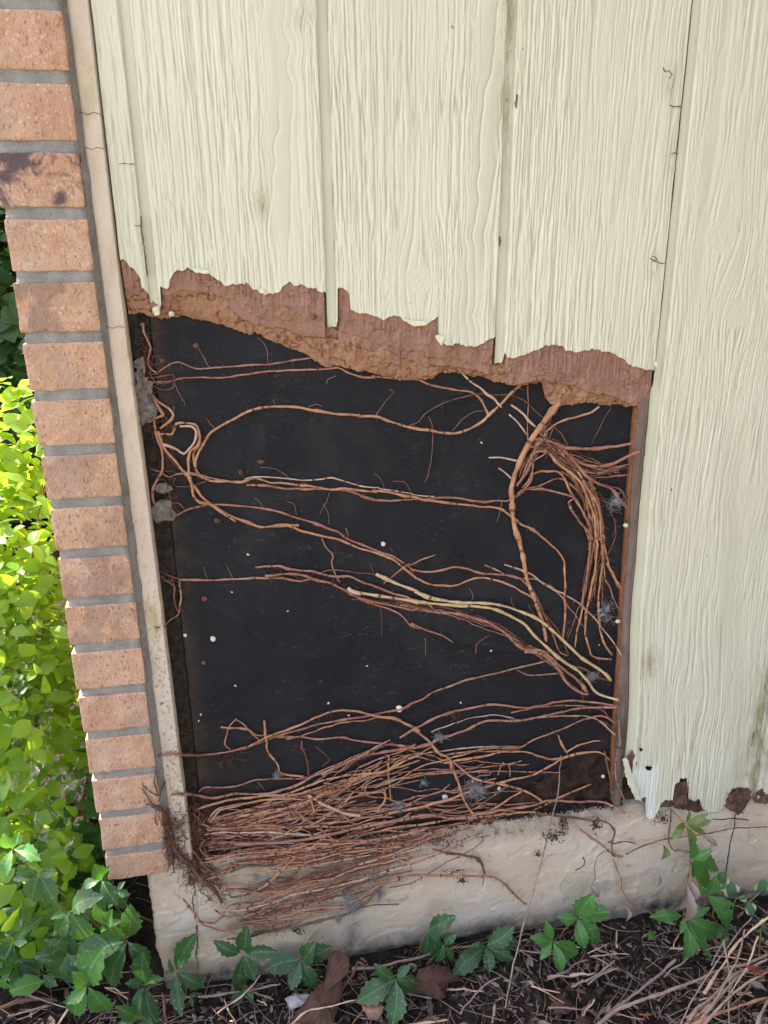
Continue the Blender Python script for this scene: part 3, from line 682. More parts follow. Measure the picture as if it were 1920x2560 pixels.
def hairs(V,Fc,pts,rs,every=.022,long=.008,dark=1):
    s=0; nxt=random.uniform(.2,1)*every
    for i in range(1,len(pts)-1):
        s+=np.linalg.norm(pts[i]-pts[i-1])
        if s<nxt: continue
        s=0; nxt=every*random.uniform(.4,1.5)
        for k in range(random.choice((1,2,2,3,4))):
            d=np.array([random.gauss(0,1),-abs(random.gauss(.3,.5)),random.gauss(0,1)]); d/=np.linalg.norm(d)
            L=long*random.uniform(.25,1.1); q=[pts[i].copy()]; 
            for j in range(4):
                d=d+np.array([random.gauss(0,.4),random.gauss(0,.25),random.gauss(-.05,.4)]); d/=np.linalg.norm(d); q.append(q[-1]+d*L/4)
            q=np.array(q); tube(V,Fc,q,np.linspace(random.uniform(.25,.5),.12,5)*.001,3,False)
        # bract scale
        if random.random()<.22:
            q=np.array([pts[i]-(pts[i+1]-pts[i-1])*.3,pts[i],pts[i]+(pts[i+1]-pts[i-1])*.35]); tube(V,Fc,q,np.array([rs[i]*.9,rs[i]*1.32,rs[i]*.8]),6,False)
NST=[0]; MASS=[[],[],[]]
def stem(pp,r0,r1,c,lift=.0,label=None,group=None,name='vine_stem',hair=1.,pts3=None,wob=.0009,step=.0035,cat='vine stem',fuzz=.0095,mass=False):
    r0*=1.03; r1*=1.03; r=(r0+r1)/2*.001
    a=on_surface(pp,r,lift) if pts3 is None else np.array(pts3)
    pts=crom(a,step); n=len(pts); sd=random.uniform(0,99)
    t=np.arange(n)*step
    for k,ax in enumerate((0,1,2)):
        pts[:,ax]+=(vn(t*95,t*0+sd,k)-.5)*2*wob*(.5 if ax==1 else 1)+(vn(t*28,t*0+sd,k+5)-.5)*2*wob*1.3*(.4 if ax==1 else 1)
    rs=np.linspace(r0,r1,n)*.001*(1+.20*(vn(t*160,t*0+sd,9)-.5)*2+.22*(vn(t*45,t*0+sd,10)-.5)*2)
    if n>6:                                          # nodes
        s=0; nx=random.uniform(.01,.04)
        for i in range(n):
            s+=step
            if s>nx:
                s=0; nx=random.uniform(.015,.075)
                rs[max(0,i-1):i+2]*=1.28
    if mass:
        n0=len(MASS[1]); tube(MASS[0],MASS[1],pts,rs,8 if r>.0012 else 6); MASS[2].extend(['opwydk'.index(c)]*(len(MASS[1])-n0))
        n0=len(MASS[1]); hairs(MASS[0],MASS[1],pts,rs,.017/hair,fuzz); MASS[2].extend([6]*(len(MASS[1])-n0)); return
    if name=='vine_stem': NST[0]+=1
    V=[];Fc=[]; tube(V,Fc,pts,rs,8 if r>.0012 else 6)
    o=meshobj(name,V,Fc,STEM[c]); tag(o,label,cat,group)
    if hair>0 and n>5:
        V=[];Fc=[]; hairs(V,Fc,pts,rs,.012/hair,fuzz)
        if len(V)>220: meshobj('rootlets',V,Fc,HAIR,o)['kind']='stuff'
    return o
def st(label,r0,r1,c,lift,s,**k): return stem(pix(s),r0,r1,c,lift*.001,label,**k)
st('pinkish stem running just under the torn foot from left, upper of the two topmost stems',.9,1.0,'p',.5,'A 345,430 380,400 430,372 480,368 520,390 570,405 640,407 720,400 800,395 900,383 1000,380 1080,365 1160,352 1270,340 1340,330')
st('long orange stem just below the topmost one, dipping behind the torn core',1.1,1.3,'p',.2,'A 290,500 350,490 400,490 440,480 480,462 600,458 720,452 850,440 960,422 1100,412 1250,415 1340,408 1420,400 1480,425 1560,450 1659,458 B 60,397 130,402 200,410 300,413 350,435 420,455 500,470 580,480 620,510 650,560 672,605')
st('thick pale orange stem making the big arching loop across the upper black board',1.5,1.6,'o',.5,'A 600,1050 570,1010 565,960 580,910 605,860 640,800 700,750 780,710 850,670 920,645 1000,633 1130,630 1250,650 1400,675 1540,685 B 0,602 80,605 160,630 260,658 360,675 480,690 560,670 620,635 670,590 740,525 800,470 860,420')
st('short pale cut stem slanting down right from the torn core, middle of the upper edge',1.3,1.2,'w',1.5,'B 515,370 570,420 620,455 680,505 732,558')
st('dark red thin stem arching over the right end of the big loop',.8,.7,'d',2,'B 255,655 310,625 350,580 420,540 500,510 590,490 680,485 770,490 850,520 920,580 1000,650 1050,700 1090,780 1110,830')
st('thickest woody trunk-like stem emerging below the torn foot at right and running down',4.0,2.0,'o',1,'B 1035,535 985,590 940,650 890,720 850,790 820,860 795,920 785,980 790,1060 800,1150 825,1244 D 690,60 715,150 735,250 750,340 770,400 800,470 825,550 850,620 865,720',wob=.0009)
st('orange side shoot curving up right from the thick trunk to the torn foot',1.5,1.1,'o',.8,'B 950,690 1010,645 1070,620 1130,605 1190,585 1240,550')
st('thin dark hanging stem just under the torn foot near the right edge',.6,.4,'d',.5,'B 1305,555 1270,610 1240,670 1215,710 1200,750')
st('cut pale stub crossing down toward the thick trunk, upper of two parallel stubs',1.4,1.2,'w',.6,'B 785,545 830,580 880,630 912,658')
st('cut pale stub crossing down toward the thick trunk, lower of two parallel stubs',1.1,1.0,'w',.6,'B 775,592 820,640 862,700')
st('thin vertical stem dropping left of the thick trunk from the torn foot',.8,.7,'p',.4,'B 865,435 870,520 865,620 865,725')
st('short pale cut stub pointing left from the middle of the thick trunk',1.1,1.2,'w',.4,'B 665,818 730,818 790,830 830,838')
st('short stub with hairy foot slanting to the thick trunk below the left-pointing stub',1.0,1.1,'w',.4,'B 715,875 760,905 805,938')
st('thick pink stem from trunk to opening edge, topmost of the right fan',2.2,1.5,'p',3,'B 905,722 1000,735 1070,760 1140,770 1240,772 1330,760 1455,738')
st('second stem of the right fan, sagging then rising to the opening edge',1.6,1.5,'p',2,'B 925,675 1000,740 1060,790 1130,840 1200,860 1290,855 1370,820 1455,785')
st('third stem of the right fan, sagging under the second one',1.4,1.2,'p',1.5,'B 960,740 1020,800 1090,850 1170,885 1250,890 1330,865 1440,838')
st('fourth stem of the right fan with dark underside',1.3,1.1,'d',2.5,'B 980,770 1040,840 1120,890 1200,910 1280,890 1350,875 1440,870')
st('lowest thin stem of the right fan ending at the opening edge',.9,.8,'p',1,'B 1000,800 1100,880 1200,920 1300,915 1440,898')
st('stem of the hanging right bundle that ends lowest at the opening edge',1.7,1.3,'o',3,'B 920,760 980,790 1030,850 1100,900 1160,960 1200,1010 1220,1090 1230,1170 1235,1244 D 1200,80 1215,170 1240,270 1280,350 1330,435')
st('stem of the hanging right bundle curving left at its foot',1.5,1.1,'o',1.5,'B 890,905 950,890 1020,885 1060,920 1090,1000 1140,1080 1180,1150 1200,1244 D 1140,100 1135,200 1110,330 1090,440 1075,560 1050,660 1040,750')
st('kinked stem of the right bundle with a sharp fold below the trunk',1.5,1.4,'p',4,'B 820,1010 860,985 930,980 1020,995 1075,1010 1115,1026 1085,1045 1100,1090 1130,1130 1170,1190 1190,1244 D 1110,50 1130,110 1120,240 1100,360 1078,520')
st('long stem in the middle of the hanging right bundle bending right at its foot',1.6,1.4,'o',5,'B 1100,900 1150,960 1190,1050 1215,1130 1225,1244 D 1170,150 1160,250 1140,370 1110,500 1095,600 1100,700 1130,790 1170,820 1250,825')
st('right-hand long stem of the hanging right bundle with hooked foot',1.5,1.3,'o',4,'B 1130,890 1190,990 1240,1080 1250,1244 D 1200,150 1195,260 1185,360 1175,470 1180,570 1190,670 1220,750 1255,800')
st('thick twisted stem dropping to the right edge beside the cobweb',1.9,1.6,'p',4,'B 1060,790 1120,850 1180,910 1240,950 1300,975 1330,1010 1360,1050 1405,1095')
st('dark twisted companion of the thick stem dropping to the right edge',1.3,1.1,'d',5,'B 1200,940 1270,960 1340,980 1370,1020 1400,1070')
st('fine stem bowing over the hanging right bundle below the trunk',1.0,.9,'p',2,'B 870,970 920,965 980,940 1040,930 1090,960 1150,1010 1200,1080')
st('hooked stem wrapped around the middle of the thick trunk',1.5,1.3,'p',5,'B 815,960 850,910 880,860 890,800 930,785 980,792')
for s in ('B 850,905 872,840 897,785','B 830,945 862,880 905,830 965,790','B 840,980 880,920 895,850 880,800','B 860,740 900,760 935,735 960,720','B 850,990 890,930 895,880'):
    st('short brown root strand wound about the middle of the thick trunk',1.2,.8,'p',random.uniform(4,7),s,group='root strands wound about the trunk')
st('hair-thin dark stem wandering down right of the hanging bundle',.6,.6,'d',1,'B 1240,1000 1290,1080 1320,1150 1310,1235')
# middle double strand
st('orange stem of the long middle strand that ends in a hook low right',1.5,1.3,'o',1.5,'A 520,1020 590,1040 640,1070 700,1080 790,1082 850,1075 905,1050 960,1065 1010,1085 1100,1090 1200,1095 1300,1108 1380,1120 1500,1122 1640,1136 B 60,985 150,1000 230,1015 310,1025 400,1045 460,1055 560,1065 640,1072 720,1080 770,1110 820,1150 880,1180 930,1215 D 760,50 820,90 880,140 930,190 965,230 975,300 975,420 975,560 970,700')
st('pinkish stem twined with the long middle strand, passing behind the trunk',1.3,1.3,'p',.2,'A 870,1090 1000,1100 1100,1115 1200,1120 1300,1120 1450,1130 1540,1160 1620,1185 B 0,1015 60,1035 150,1042 250,1035 330,1030 420,1022 500,1025 560,1035 640,1045 700,1035 760,1040 800,1020 850,990')
st('whitish slender stem lying on top of the long middle strand',.85,.85,'w',3,'A 860,1058 900,1050 1000,1050 1100,1055 1200,1070 1300,1065 1380,1055 1450,1080 1550,1100 1659,1112 B 100,975 200,990 300,1012 385,1020')
st('short stem joining the left loops to the long middle strand',1.2,1.0,'p',2,'A 450,1030 520,1022 580,1030 640,1050 700,1062 790,1080')
st('long orange stem slanting from the left bundle down across the board to lower right',1.5,1.3,'o',1,'A 360,800 385,880 430,930 480,990 530,1060 560,1100 600,1160 650,1200 710,1240 780,1280 870,1310 940,1338 1030,1335 1110,1335 1180,1365 1270,1390 C 690,35 C 590,0 690,35 780,33 870,33 960,65 1060,90 1150,105 1250,140 1340,175 1430,205 1510,245 1570,295 1640,350 D 95,345 160,370 250,388 330,385 390,365 440,350 510,345 590,360 660,390 720,425 780,460 820,500'.replace('1270,390 C 690,35 C','').replace('A 360','A 360').replace(' 1180,1365 1270,1390 C 690,35 C 590,0 690,35 780,33',' 1180,1340 C 790,33'))
st('pinkish stem joining the long slanting stem from the left gap, then rising to the right',1.2,1.3,'p',.5,'A 420,1300 500,1255 560,1230 640,1215 700,1210 820,1215 960,1230 1060,1250 1160,1285 1280,1325 1370,1360 C 1030,15 1130,50 1180,75 1230,115 1330,155 1420,190 1500,215 1570,260 1620,300 D 60,290 130,305 190,305 260,295 320,280 390,288 460,310 540,320 620,322 700,340 740,370 790,430 830,510 860,570 900,650 960,720')
st('cut-off orange stub beside the long slanting stem at its upper left',1.5,1.4,'o',3,'A 510,1020 540,1090 550,1150 590,1195 660,1215 730,1270 800,1315')
st('orange stem making the upper left double loop, outer turn',1.6,1.6,'o',3,'A 360,790 390,795 430,800 450,770 460,735 510,730 560,735 585,765 592,820 575,880 540,900 520,950 520,1010 540,1090')
st('orange stem making the upper left double loop, inner turn back to a point',1.3,1.2,'w',5,'A 480,745 540,750 570,780 560,840 530,880 500,910 460,885 410,865 370,860')
st('short stem dropping from the double loop to the middle strand',1.3,1.3,'o',1.5,'A 575,745 590,800 580,870 560,900 560,960 570,1010 610,1055')
st('pale zigzag stem descending the left gap beside the pebbles',1.5,1.4,'o',3,'A 250,340 265,400 260,450 285,510 310,560 350,600 400,640 430,680 400,720 350,760')
st('long wavy stem descending the whole left gap beside the trim board',1.5,1.3,'p',5,'A 300,540 320,600 360,660 370,680 320,700 320,750 345,830 370,880 380,950 375,1010 350,1050 320,1100 310,1160 330,1220')
st('stem slanting from the left gap to the crossing above the chips',1.4,1.4,'o',4,'A 345,780 370,860 400,910 450,960 500,1020 540,1060')
st('curled reddish stem at the top of the left gap',1.0,1.0,'p',4,'A 245,150 262,135 265,190 290,250 305,290 290,330 285,380 320,420 340,432')
st('stem creeping out of the left gap at the middle crossing',1.1,1.1,'p',3,'A 300,1000 350,1020 400,1050 450,1030 520,1025 580,1030')
for s in ('A 290,470 350,455 430,440 437,470 400,490 330,492','A 310,500 380,530 430,520 432,485','A 400,1090 410,1160 430,1210 460,1250 505,1250','A 455,1050 440,1090 480,1100 560,1095 630,1072','A 280,430 330,440 345,430','A 270,350 300,380 300,440 335,500','A 350,830 400,860 440,900','A 430,1240 420,1200 470,1200 505,1245','A 380,900 430,960 480,1000 520,1015'):
    st('short curled side root at the left gap',.8,.6,'d',random.uniform(1,4),s,group='curled side roots along the left gap')
# centre bundle
st('thin horizontal stem from the left gap that thickens into pink under the yellow canes',1.2,2.2,'p',1,'C 230,350 330,355 440,355 570,350 680,345 840,345 950,360 1030,350 1120,370 1180,400 1240,435 1320,470 1400,490 1500,505 1620,535 D 100,525 220,550 300,552 380,565 450,585 520,605 580,640 640,690 690,740 750,765 830,770 890,810 950,870 1010,920 1070,970 1110,1020')
st('pinkish stem over the centre bundle with cut left tip',1.3,1.2,'p',3.5,'C 690,285 760,275 830,270 880,290 960,300 1040,310 1100,325 1160,335 1240,335 1310,365 1380,395 1460,420 1520,440 1600,460 D 60,465 150,490 235,552')
st('reddish stem under the cut left tip of the centre bundle',1.6,1.5,'p',2.5,'C 740,330 850,318 950,322 1020,345 1100,365')
st('thickest pale yellow cane of the centre, upper of the two',1.9,2.1,'y',5,'C 1400,320 1460,350 1530,380 1600,405 1655,428 D 80,420 160,455 240,475 340,488 440,490 540,495 620,510 680,530 760,560 830,595 900,650 960,705 1020,765 1080,820 1150,865 1215,910 1250,950',hair=.5,wob=.0003)
st('pale yellow cane of the centre, lower of the two, reaching the opening edge',1.9,1.9,'y',4,'C 1300,432 1350,440 1450,455 1550,470 1655,490 D 100,485 230,498 340,508 440,512 530,522 600,545 670,580 740,620 790,680 850,735 920,800 980,845 1050,890 1110,950 1150,1010 1200,1040 1295,1067',hair=.5,wob=.0003)
st('white stripped stub at the left head of the lower yellow cane',2.2,2.3,'w',5,'C 1235,400 1260,425 1310,440',hair=.3)
st('reddish stem breaking away below the yellow canes to a cut tip',1.3,1.0,'p',1.5,'C 1240,440 1330,480 1460,520 1540,560 1600,620 1655,640 D 60,610 120,640 200,665 270,695 315,722')
st('squiggly upright root above the centre bundle',1.0,.9,'p',1,'C 1185,370 1165,340 1145,290 1135,250 1145,205 1100,160 1075,110')
st('fine dark stem running to the head of the upper yellow cane',.8,.8,'d',2,'C 1080,312 1130,298 1200,300 1290,310 1390,322')
st('short crossing stem above the yellow canes with a cut upper tip',1.1,.9,'p',.5,'C 1450,375 1530,310 1600,260 D 60,268 120,235 205,205')
st('thin straight rootlet hanging below the centre bundle',.45,.4,'d',.5,'C 1430,520 1433,600 1432,695',hair=0)
st('dangling root looping down over the left strip from the thin horizontal stem',1.1,.9,'p',4,'C 235,352 245,420 242,500 222,565 175,600 140,630 90,636')
for s in ('C 120,310 160,330 230,350','C 190,350 205,400 205,460 215,520 235,550','C 130,325 165,355 200,350','C 140,345 185,375 205,395'):
    st('short root tangled where the thin horizontal stem leaves the left gap',1.1,.9,'d',random.uniform(3,6),s,group='roots tangled at the left end of the thin horizontal stem')
# right middle diagonals
st('straight pale stem slanting across the lower trunk to the opening edge, upper of two',1.2,1.0,'w',3,'D 615,265 700,295 780,325 830,360 900,400 980,445 1060,495 1110,540 1160,590 1210,660 1270,730 1315,800')
st('straight pale stem slanting down right across the lower trunk, lower of two',1.1,.9,'p',2,'D 505,268 560,290 620,315 720,345 800,350 860,380 940,440 1010,530 1060,590 1110,650')
st('hair-thin straight stem between hanging bundle and hooked strand',.45,.4,'p',1,'D 1060,500 1020,620 990,700',hair=0)
st('dark thin stem following the foot of the trunk down right',1.2,1.0,'p',2,'D 800,470 840,540 880,620 910,700 940,780 990,805')
st('slender reddish stem beside the foot of the trunk',1.0,.9,'d',3,'D 820,490 860,560 930,640 965,720 1000,800')
st('stem hanging beside the opening edge, upper short one',1.4,1.1,'p',2,'D 1225,250 1260,320 1300,400 1322,450')
st('stem hanging beside the opening edge, lower one with the web behind',1.2,1.0,'p',2,'D 1195,330 1240,400 1270,480 1312,555')
st('thin dark tendril crossing the hanging bundle near its top',.6,.5,'d',8,'D 1270,0 1275,100 1230,200 1190,260 1170,330')
st('dark root under the yellow canes at their right end',1.5,1.2,'d',1,'D 770,740 830,765 900,790 980,850 1080,880 1150,920 1240,955')
st('reddish cut stem following the lower yellow cane to a dark tip',1.8,1.6,'p',2,'D 740,780 830,790 900,850 950,900 1000,980 1080,1030 1115,1030')
st('thin dark root curving under the yellow canes',.7,.6,'d',4,'D 920,800 940,870 980,950 1060,1010')
st('thin pinkish stem just left of the yellow canes lower end',.9,.8,'p',.5,'D 690,895 770,920 880,910 965,905')
st('short dark root dropping from the yellow canes',.9,.8,'d',1,'D 1075,930 1078,1000 1082,1065')
# lower fan
st('uppermost long stem of the lower fan, rising to the foot of the yellow canes',1.4,1.1,'p',2,'E 110,100 200,85 280,90 380,90 500,75 600,50 700,20 C 800,1285 880,1260 960,1235 1050,1210 1150,1190 1250,1175 1350,1160 1430,1145 1530,1125 1600,1100 D 0,1130 60,1095 140,1060 200,1020 290,990 380,955 450,935 520,915 620,895 720,875 820,850 895,825')
st('thick stem crossing down right over the lower fan to the ledge',1.2,2.0,'o',6,'C 650,1340 750,1290 850,1250 950,1210 1050,1170 1130,1140 1220,1130 1320,1140 1430,1165 1500,1175 1580,1210 1655,1250 D 70,1235 130,1275 190,1330 230,1380 F 520,110 550,180 580,250 610,330 650,410 695,465')
st('stem with a cut left tip lying along the uppermost of the lower fan',1.3,1.0,'p',3,'C 480,1220 560,1230 640,1240 680,1270 760,1275 850,1285 960,1275 1050,1245 1130,1215 1230,1195 1350,1190 1420,1165')
st('stem of the lower fan running level then down to the right behind the crossing stem',1.3,1.2,'p',1,'C 870,1300 960,1285 1060,1295 1180,1290 1300,1310 1400,1320 1500,1330 1620,1340 F 220,30 330,70 400,75')
st('root dropping from the lower fan and bending right at the white fluff',1.5,1.2,'o',4,'C 740,1190 745,1250 750,1330 760,1370 E 780,100 820,150 830,190 880,205 940,210 990,220')
st('short curved root at the left end of the lower fan',.9,.8,'p',3,'C 570,1175 530,1220 515,1280 505,1330 540,1360')
st('short upright root in the middle of the lower fan left part',1.2,1.1,'d',3,'C 960,1310 960,1360 E 970,70 990,130 1000,210')
st('stub slanting through the left end of the lower fan',.9,.9,'p',4,'C 570,1180 620,1215 660,1260 710,1305')
st('upper long stem of the lower right fan ending at the opening edge',1.5,1.3,'p',2.5,'F 0,30 D 0,1290 80,1240 160,1200 240,1160 330,1135 430,1110 520,1095 600,1095 680,1105 750,1110 830,1100 920,1080 1000,1070 1100,1080 1190,1090 1290,1105'.replace('F 0,30 ',''))
st('second long stem of the lower right fan, thick and wavy',1.7,1.4,'p',3.5,'F 0,90 D 120,1340 220,1300 320,1270 400,1240 480,1200 560,1185 640,1190 720,1185 800,1170 890,1150 1000,1130 1100,1110 1200,1110 1290,1110')
st('thin stem between the two long lower right stems, hooking down at the edge',1.0,.8,'p',1,'D 660,1140 760,1115 860,1105 960,1100 1100,1100 1200,1130 1240,1180 1290,1240')
st('slender bowed stem left below the lower right fan',.7,.8,'w',1,'D 190,1260 290,1220 400,1180 520,1160 600,1155 690,1180')
st('thin pale stem crossing under the lower right fan to the edge',.8,.7,'w',4.5,'D 700,1190 800,1175 920,1162 1030,1160 1130,1165 1200,1200 1275,1275')
st('third stem of the lower right fan rising steadily to the edge',1.2,1.1,'p',2,'D 240,1400 400,1370 560,1372 700,1350 780,1310 880,1270 960,1240 1040,1200 1120,1170 1200,1160 1280,1200')
st('fourth pale stem of the lower right fan ending midway',1.0,.8,'w',1,'D 0,1420 140,1385 300,1360 450,1345 560,1340 710,1340')
st('stem low in the right corner with a short fork',1.1,.9,'o',2,'D 940,1275 950,1320 985,1370 990,1390')
st('fork stem rising right from the corner short stem',1.3,.9,'o',3,'F 1230,75 1290,30 D 1040,1340 1130,1310 1190,1305')
st('short stem slanting beside the opening edge low right',1.1,1.0,'p',4,'D 1130,1160 1180,1190 1230,1240 1270,1275')
# mat
MG='stems of the dense mat over the foot of the opening'
ML='thin red-brown stem in the dense mat across the lower left of the opening'
def matlab(pp):
    z=np.mean([P(x,y,0)[2] for x,y in pp]); x=np.mean([P(x,y,0)[0] for x,y in pp])
    if z<.17: return 'thin reddish stem spread over the painted foundation at the foot of the mat','mat stems over the foundation face'
    if z<.225: return 'thin reddish stem in the band of mat lying along the ledge between board and foundation','mat stems along the ledge'
    if x>.17: return 'thin orange-brown stem crossing in the loose right end of the mat','mat stems at the loose right end'
    return 'thin orange-brown stem packed in the dense part of the mat over the black board','mat stems over the black board'
mats='''E 350,310 380,285 450,280 570,270 660,245 770,230 880,228 980,225 1070,180 1150,150 1290,90 1400,45 1500,20;1.1;.9;p;4
E 190,322 280,318 350,330 430,342 520,325 600,315 680,320 760,315 860,290 940,265 1030,215 1150,165 1280,105 1400,40 1480,0;1.6;1.3;p;5
E 330,420 400,390 480,365 560,350 640,345 760,330 860,320 980,280 1080,240 1180,215 1300,200 1450,185 1560,130 1655,90;1.4;1.2;o;6
E 400,480 430,430 480,400 560,385 660,370 780,345 880,330 1000,300 1100,270 1200,240 1350,205 1500,170 1655,120;1.5;1.0;o;4
E 410,490 470,420 540,400 640,375 720,360 860,350 980,355;1.3;1.0;o;7
E 460,460 520,440 600,420 700,400 800,380 900,350 1010,320 1120,290 1250,250 1400,210;1.2;1.0;o;3
E 350,490 420,515 500,525 590,520 680,510 780,505 900,515 1030,510 1140,515 1210,530 1300,515;1.5;1.1;p;7
E 380,560 480,545 600,550 700,550 800,548 900,555 1020,560 1140,560 1230,540 1330,500 1480,480 1600,450;1.2;1.0;w;6
E 330,680 430,650 540,640 640,625 760,600 900,590;1.2;1.0;p;5
E 340,700 450,690 560,670 680,660 800,650 950,640;1.2;1.0;o;5
E 380,745 480,740 600,720 720,720 850,715 980,700 1100,690 1200,660 1330,640 1450,620 1600,600 F 150,570 300,550;1.3;1.0;p;3
E 700,890 760,850 820,790 880,730 980,660 1050,620 1180,590 1300,550 1450,500;1.5;1.2;o;6
E 600,905 720,880 820,840 900,780 960,750 1080,720 1200,700;.9;.8;p;2
E 560,930 700,900 850,880 980,840 1100,800 1200,770 1350,740 1500,700 F 100,700 250,650;1.0;.9;p;3
E 500,1000 560,970 660,950 780,910 900,860 1020,820 1150,780;1.3;1.0;p;3
E 450,1000 560,1010 680,990 800,960 900,915 1050,890 1150,870 1300,830 1450,780 1600,740 F 200,690 350,640;1.2;1.0;w;5
E 440,1010 500,1045 600,1030 700,1010 850,985 1000,960 1150,940;1.2;.9;p;4
E 370,1080 440,1080 490,1045 600,1035 700,1000 850,970 950,940 1100,900 1200,880 1330,880 1430,870;1.1;.9;p;3
E 260,940 290,985 330,1030 370,1090 420,1110 500,1130 600,1115 700,1105 830,1090;1.3;1.2;p;4
E 520,1180 620,1170 720,1145 850,1110 960,1080;1.2;1.0;d;4
E 510,880 600,890 700,900 800,920 870,960;1.1;1.0;p;6
E 960,740 1000,800 1030,850 1080,870;.9;.8;p;5
E 1000,330 1020,370 1040,430;1.5;1.3;o;8
E 1000,330 1090,380 1160,410 1240,440 1310,447;1.7;2.3;w;8
E 1440,290 1453,320 1450,360 1420,400 1410,430;1.3;1.1;o;6
E 1480,100 1470,180 1478,260 1482,360;1.2;1.0;o;5
F 0,210 150,190 250,130 350,80 430,30;1.1;1.0;o;3
F 0,280 120,270 250,220 380,150 500,120 640,80 750,50 950,40;1.0;.9;o;4
F 0,315 80,310 140,310 150,350 110,410;1.2;1.0;o;7
F 160,395 250,360 350,330 460,310 530,265;1.0;.8;p;4
F 0,165 120,110 260,60 330,20;1.3;1.2;p;5
F 0,600 150,580 300,550 420,520 560,500 700,470 850,450 1000,425;1.4;1.1;o;6
F 0,720 150,690 300,640 450,600 600,540 720,490 820,465;1.0;.9;p;3
F 0,740 120,700 260,650 400,600 560,540 720,480 860,430;1.5;1.3;o;8
F 0,790 140,750 300,700 450,660 580,600 700,560;.9;.8;p;3
F 0,830 200,760 350,720 500,660 660,590 760,570;1.1;.9;p;4
E 400,830 500,800 580,740 680,700 800,690 950,690;1.2;1.1;o;6
E 550,470 660,440 760,430 860,400 960,370 1040,340 1150,290;1.5;1.3;o;7
E 620,520 720,470 820,440 900,420 1000,360 1100,300;1.3;1.1;o;5
E 780,515 880,450 960,400 1080,330 1200,290;1.2;1.1;p;4
E 1120,350 1250,345 1360,310 1440,290 1560,260 1655,240;1.0;.9;p;3
E 1060,350 1180,380 1300,380 1400,360;.9;.8;p;2'''
for ln in mats.split('\n'):
    s,a,b,c,l=ln.split(';'); q_=matlab(pix(s)); st(q_[0],float(a),float(b),c,float(l),s,group=q_[1],hair=1.3)
# long ones of the mat which stand out
st('thick flat pale pink stem lying level across the mat then rising to the right ledge',2.1,1.6,'p',9,'E 560,618 700,615 800,612 930,595 1060,575 1190,545 1300,520 1400,500 1550,470 F 355,445 430,445 530,465 640,455 700,440 850,415 1000,395 1120,360 1250,365 1420,365 1500,395 1570,435')
st('bright orange stem under the thick flat one, running up right along the ledge',1.6,1.5,'o',8,'E 310,710 400,700 500,675 600,655 720,640 850,630 960,630 1060,605 1180,590 1300,560 1450,530 1600,510 F 355,500 450,485 540,475 640,465 760,450 860,440 1000,425 1120,440')
st('dark red stem crossing the foundation from the mat foot to a tapered right tip',1.9,1.5,'p',4,'E 520,1110 640,1075 740,1060 850,1040 960,1010 1060,990 1180,985 1260,960 1340,920 1400,870 1470,840 1560,815 F 280,805 400,800 520,800 650,805 760,810 820,830 870,870 920,920 985,972')
st('dark thick root bundle along the very foot of the mat on the foundation',1.9,1.7,'d',5,'E 640,1170 700,1140 800,1130 900,1110 1000,1090 1100,1060 1200,1040 1290,1000 1350,950 1400,900 1440,860')
st('tapered dark hook bending down onto the foundation right of the mat',1.2,2.6,'d',3,'F 430,650 520,670 620,685 680,700 720,740 735,790')
st('thin tip below the tapered dark hook',.8,.6,'d',2,'F 735,790 732,830 725,860',hair=.0)
st('thin dark straight stem crossing the foundation below the mat right end',.8,.6,'d',3,'F 170,880 300,850 400,790 500,730 600,680 700,620 740,590')
st('pale leafless shoot rising from the ground below the mat foot',.7,.9,'w',2,'E 950,1300 960,1230 1010,1150 1070,1090',hair=.4)
st('short straight twig stub sticking right from the mat foot',.9,.8,'d',3,'E 1290,1000 1380,980 1535,975',hair=.4)
st('arching stem rising from the mat to the right corner and turning down',1.5,1.2,'o',6,'E 1480,520 F 180,430 350,400 420,380 560,340 700,290 860,245 1000,210 1100,170 1200,110 1290,80 1400,65 1450,90 1480,120'.replace('E 1480,520 ',''))
st('thick stem forking off the crossing stem toward the right ledge',1.4,1.6,'o',7,'F 550,130 640,200 720,240 830,260 920,285 1000,310 1080,360')
st('slender wavy stem above the right ledge dipping in the middle',1.3,1.1,'o',5,'F 500,130 640,110 760,90 850,70 960,70 1060,95 1130,115 1200,105 1300,75')
st('thin grey straight stem under the right white fluff',.7,.6,'k',4,'F 680,410 780,340 880,270')
st('stem rising from the ledge to the rotten corner, lower of the pair',1.3,1.0,'o',5,'F 1030,420 1100,380 1170,345 1280,295 1370,260')
st('stem rising from the ledge to the rotten corner, upper of the pair',1.3,1.1,'o',6,'F 700,450 800,400 880,350 960,300')
st('short stub ending in air above the white fluff',1.0,.9,'p',3,'F 570,230 660,180 730,140')
st('dark red band of stem along the ledge turning down over the foundation at right',1.4,1.1,'d',4,'F 1050,430 1160,450 1290,460 1380,480 G 250,1000 330,1020 390,1100 365,1200 380,1290 450,1300',hair=1.5)
st('curved stem in the rotten corner, longer left one',1.2,1.1,'d',4,'F 1450,60 1465,150 1490,240 1500,300')
st('curved stem in the rotten corner, nearest the opening edge',1.1,.9,'k',6,'D 1300,1180 F 1540,20 1520,100 1515,220 1550,310 1570,375')
st('short hooked stem above the right ledge, left of two uprights',1.1,.9,'o',3,'F 818,212 840,150 850,130')
st('short stem above the right ledge, right of two uprights',1.1,.9,'o',3,'F 885,222 888,190 882,150')
st('short drop stem at the top of the long leaning twig',1.2,1.0,'o',3,'F 1190,0 1210,40 1222,72')
st('stiff brown stem crossing the foundation at right down to the knot',1.4,1.3,'p',3,'G 80,1060 170,1130 280,1200 370,1270 450,1300')
st('thin stem from the foundation knot running right across the concrete',.8,.7,'d',2,'G 480,1280 600,1220 720,1180 830,1150 1000,1130 1150,1110 1350,1065 1500,1060 1655,1058',hair=.5)
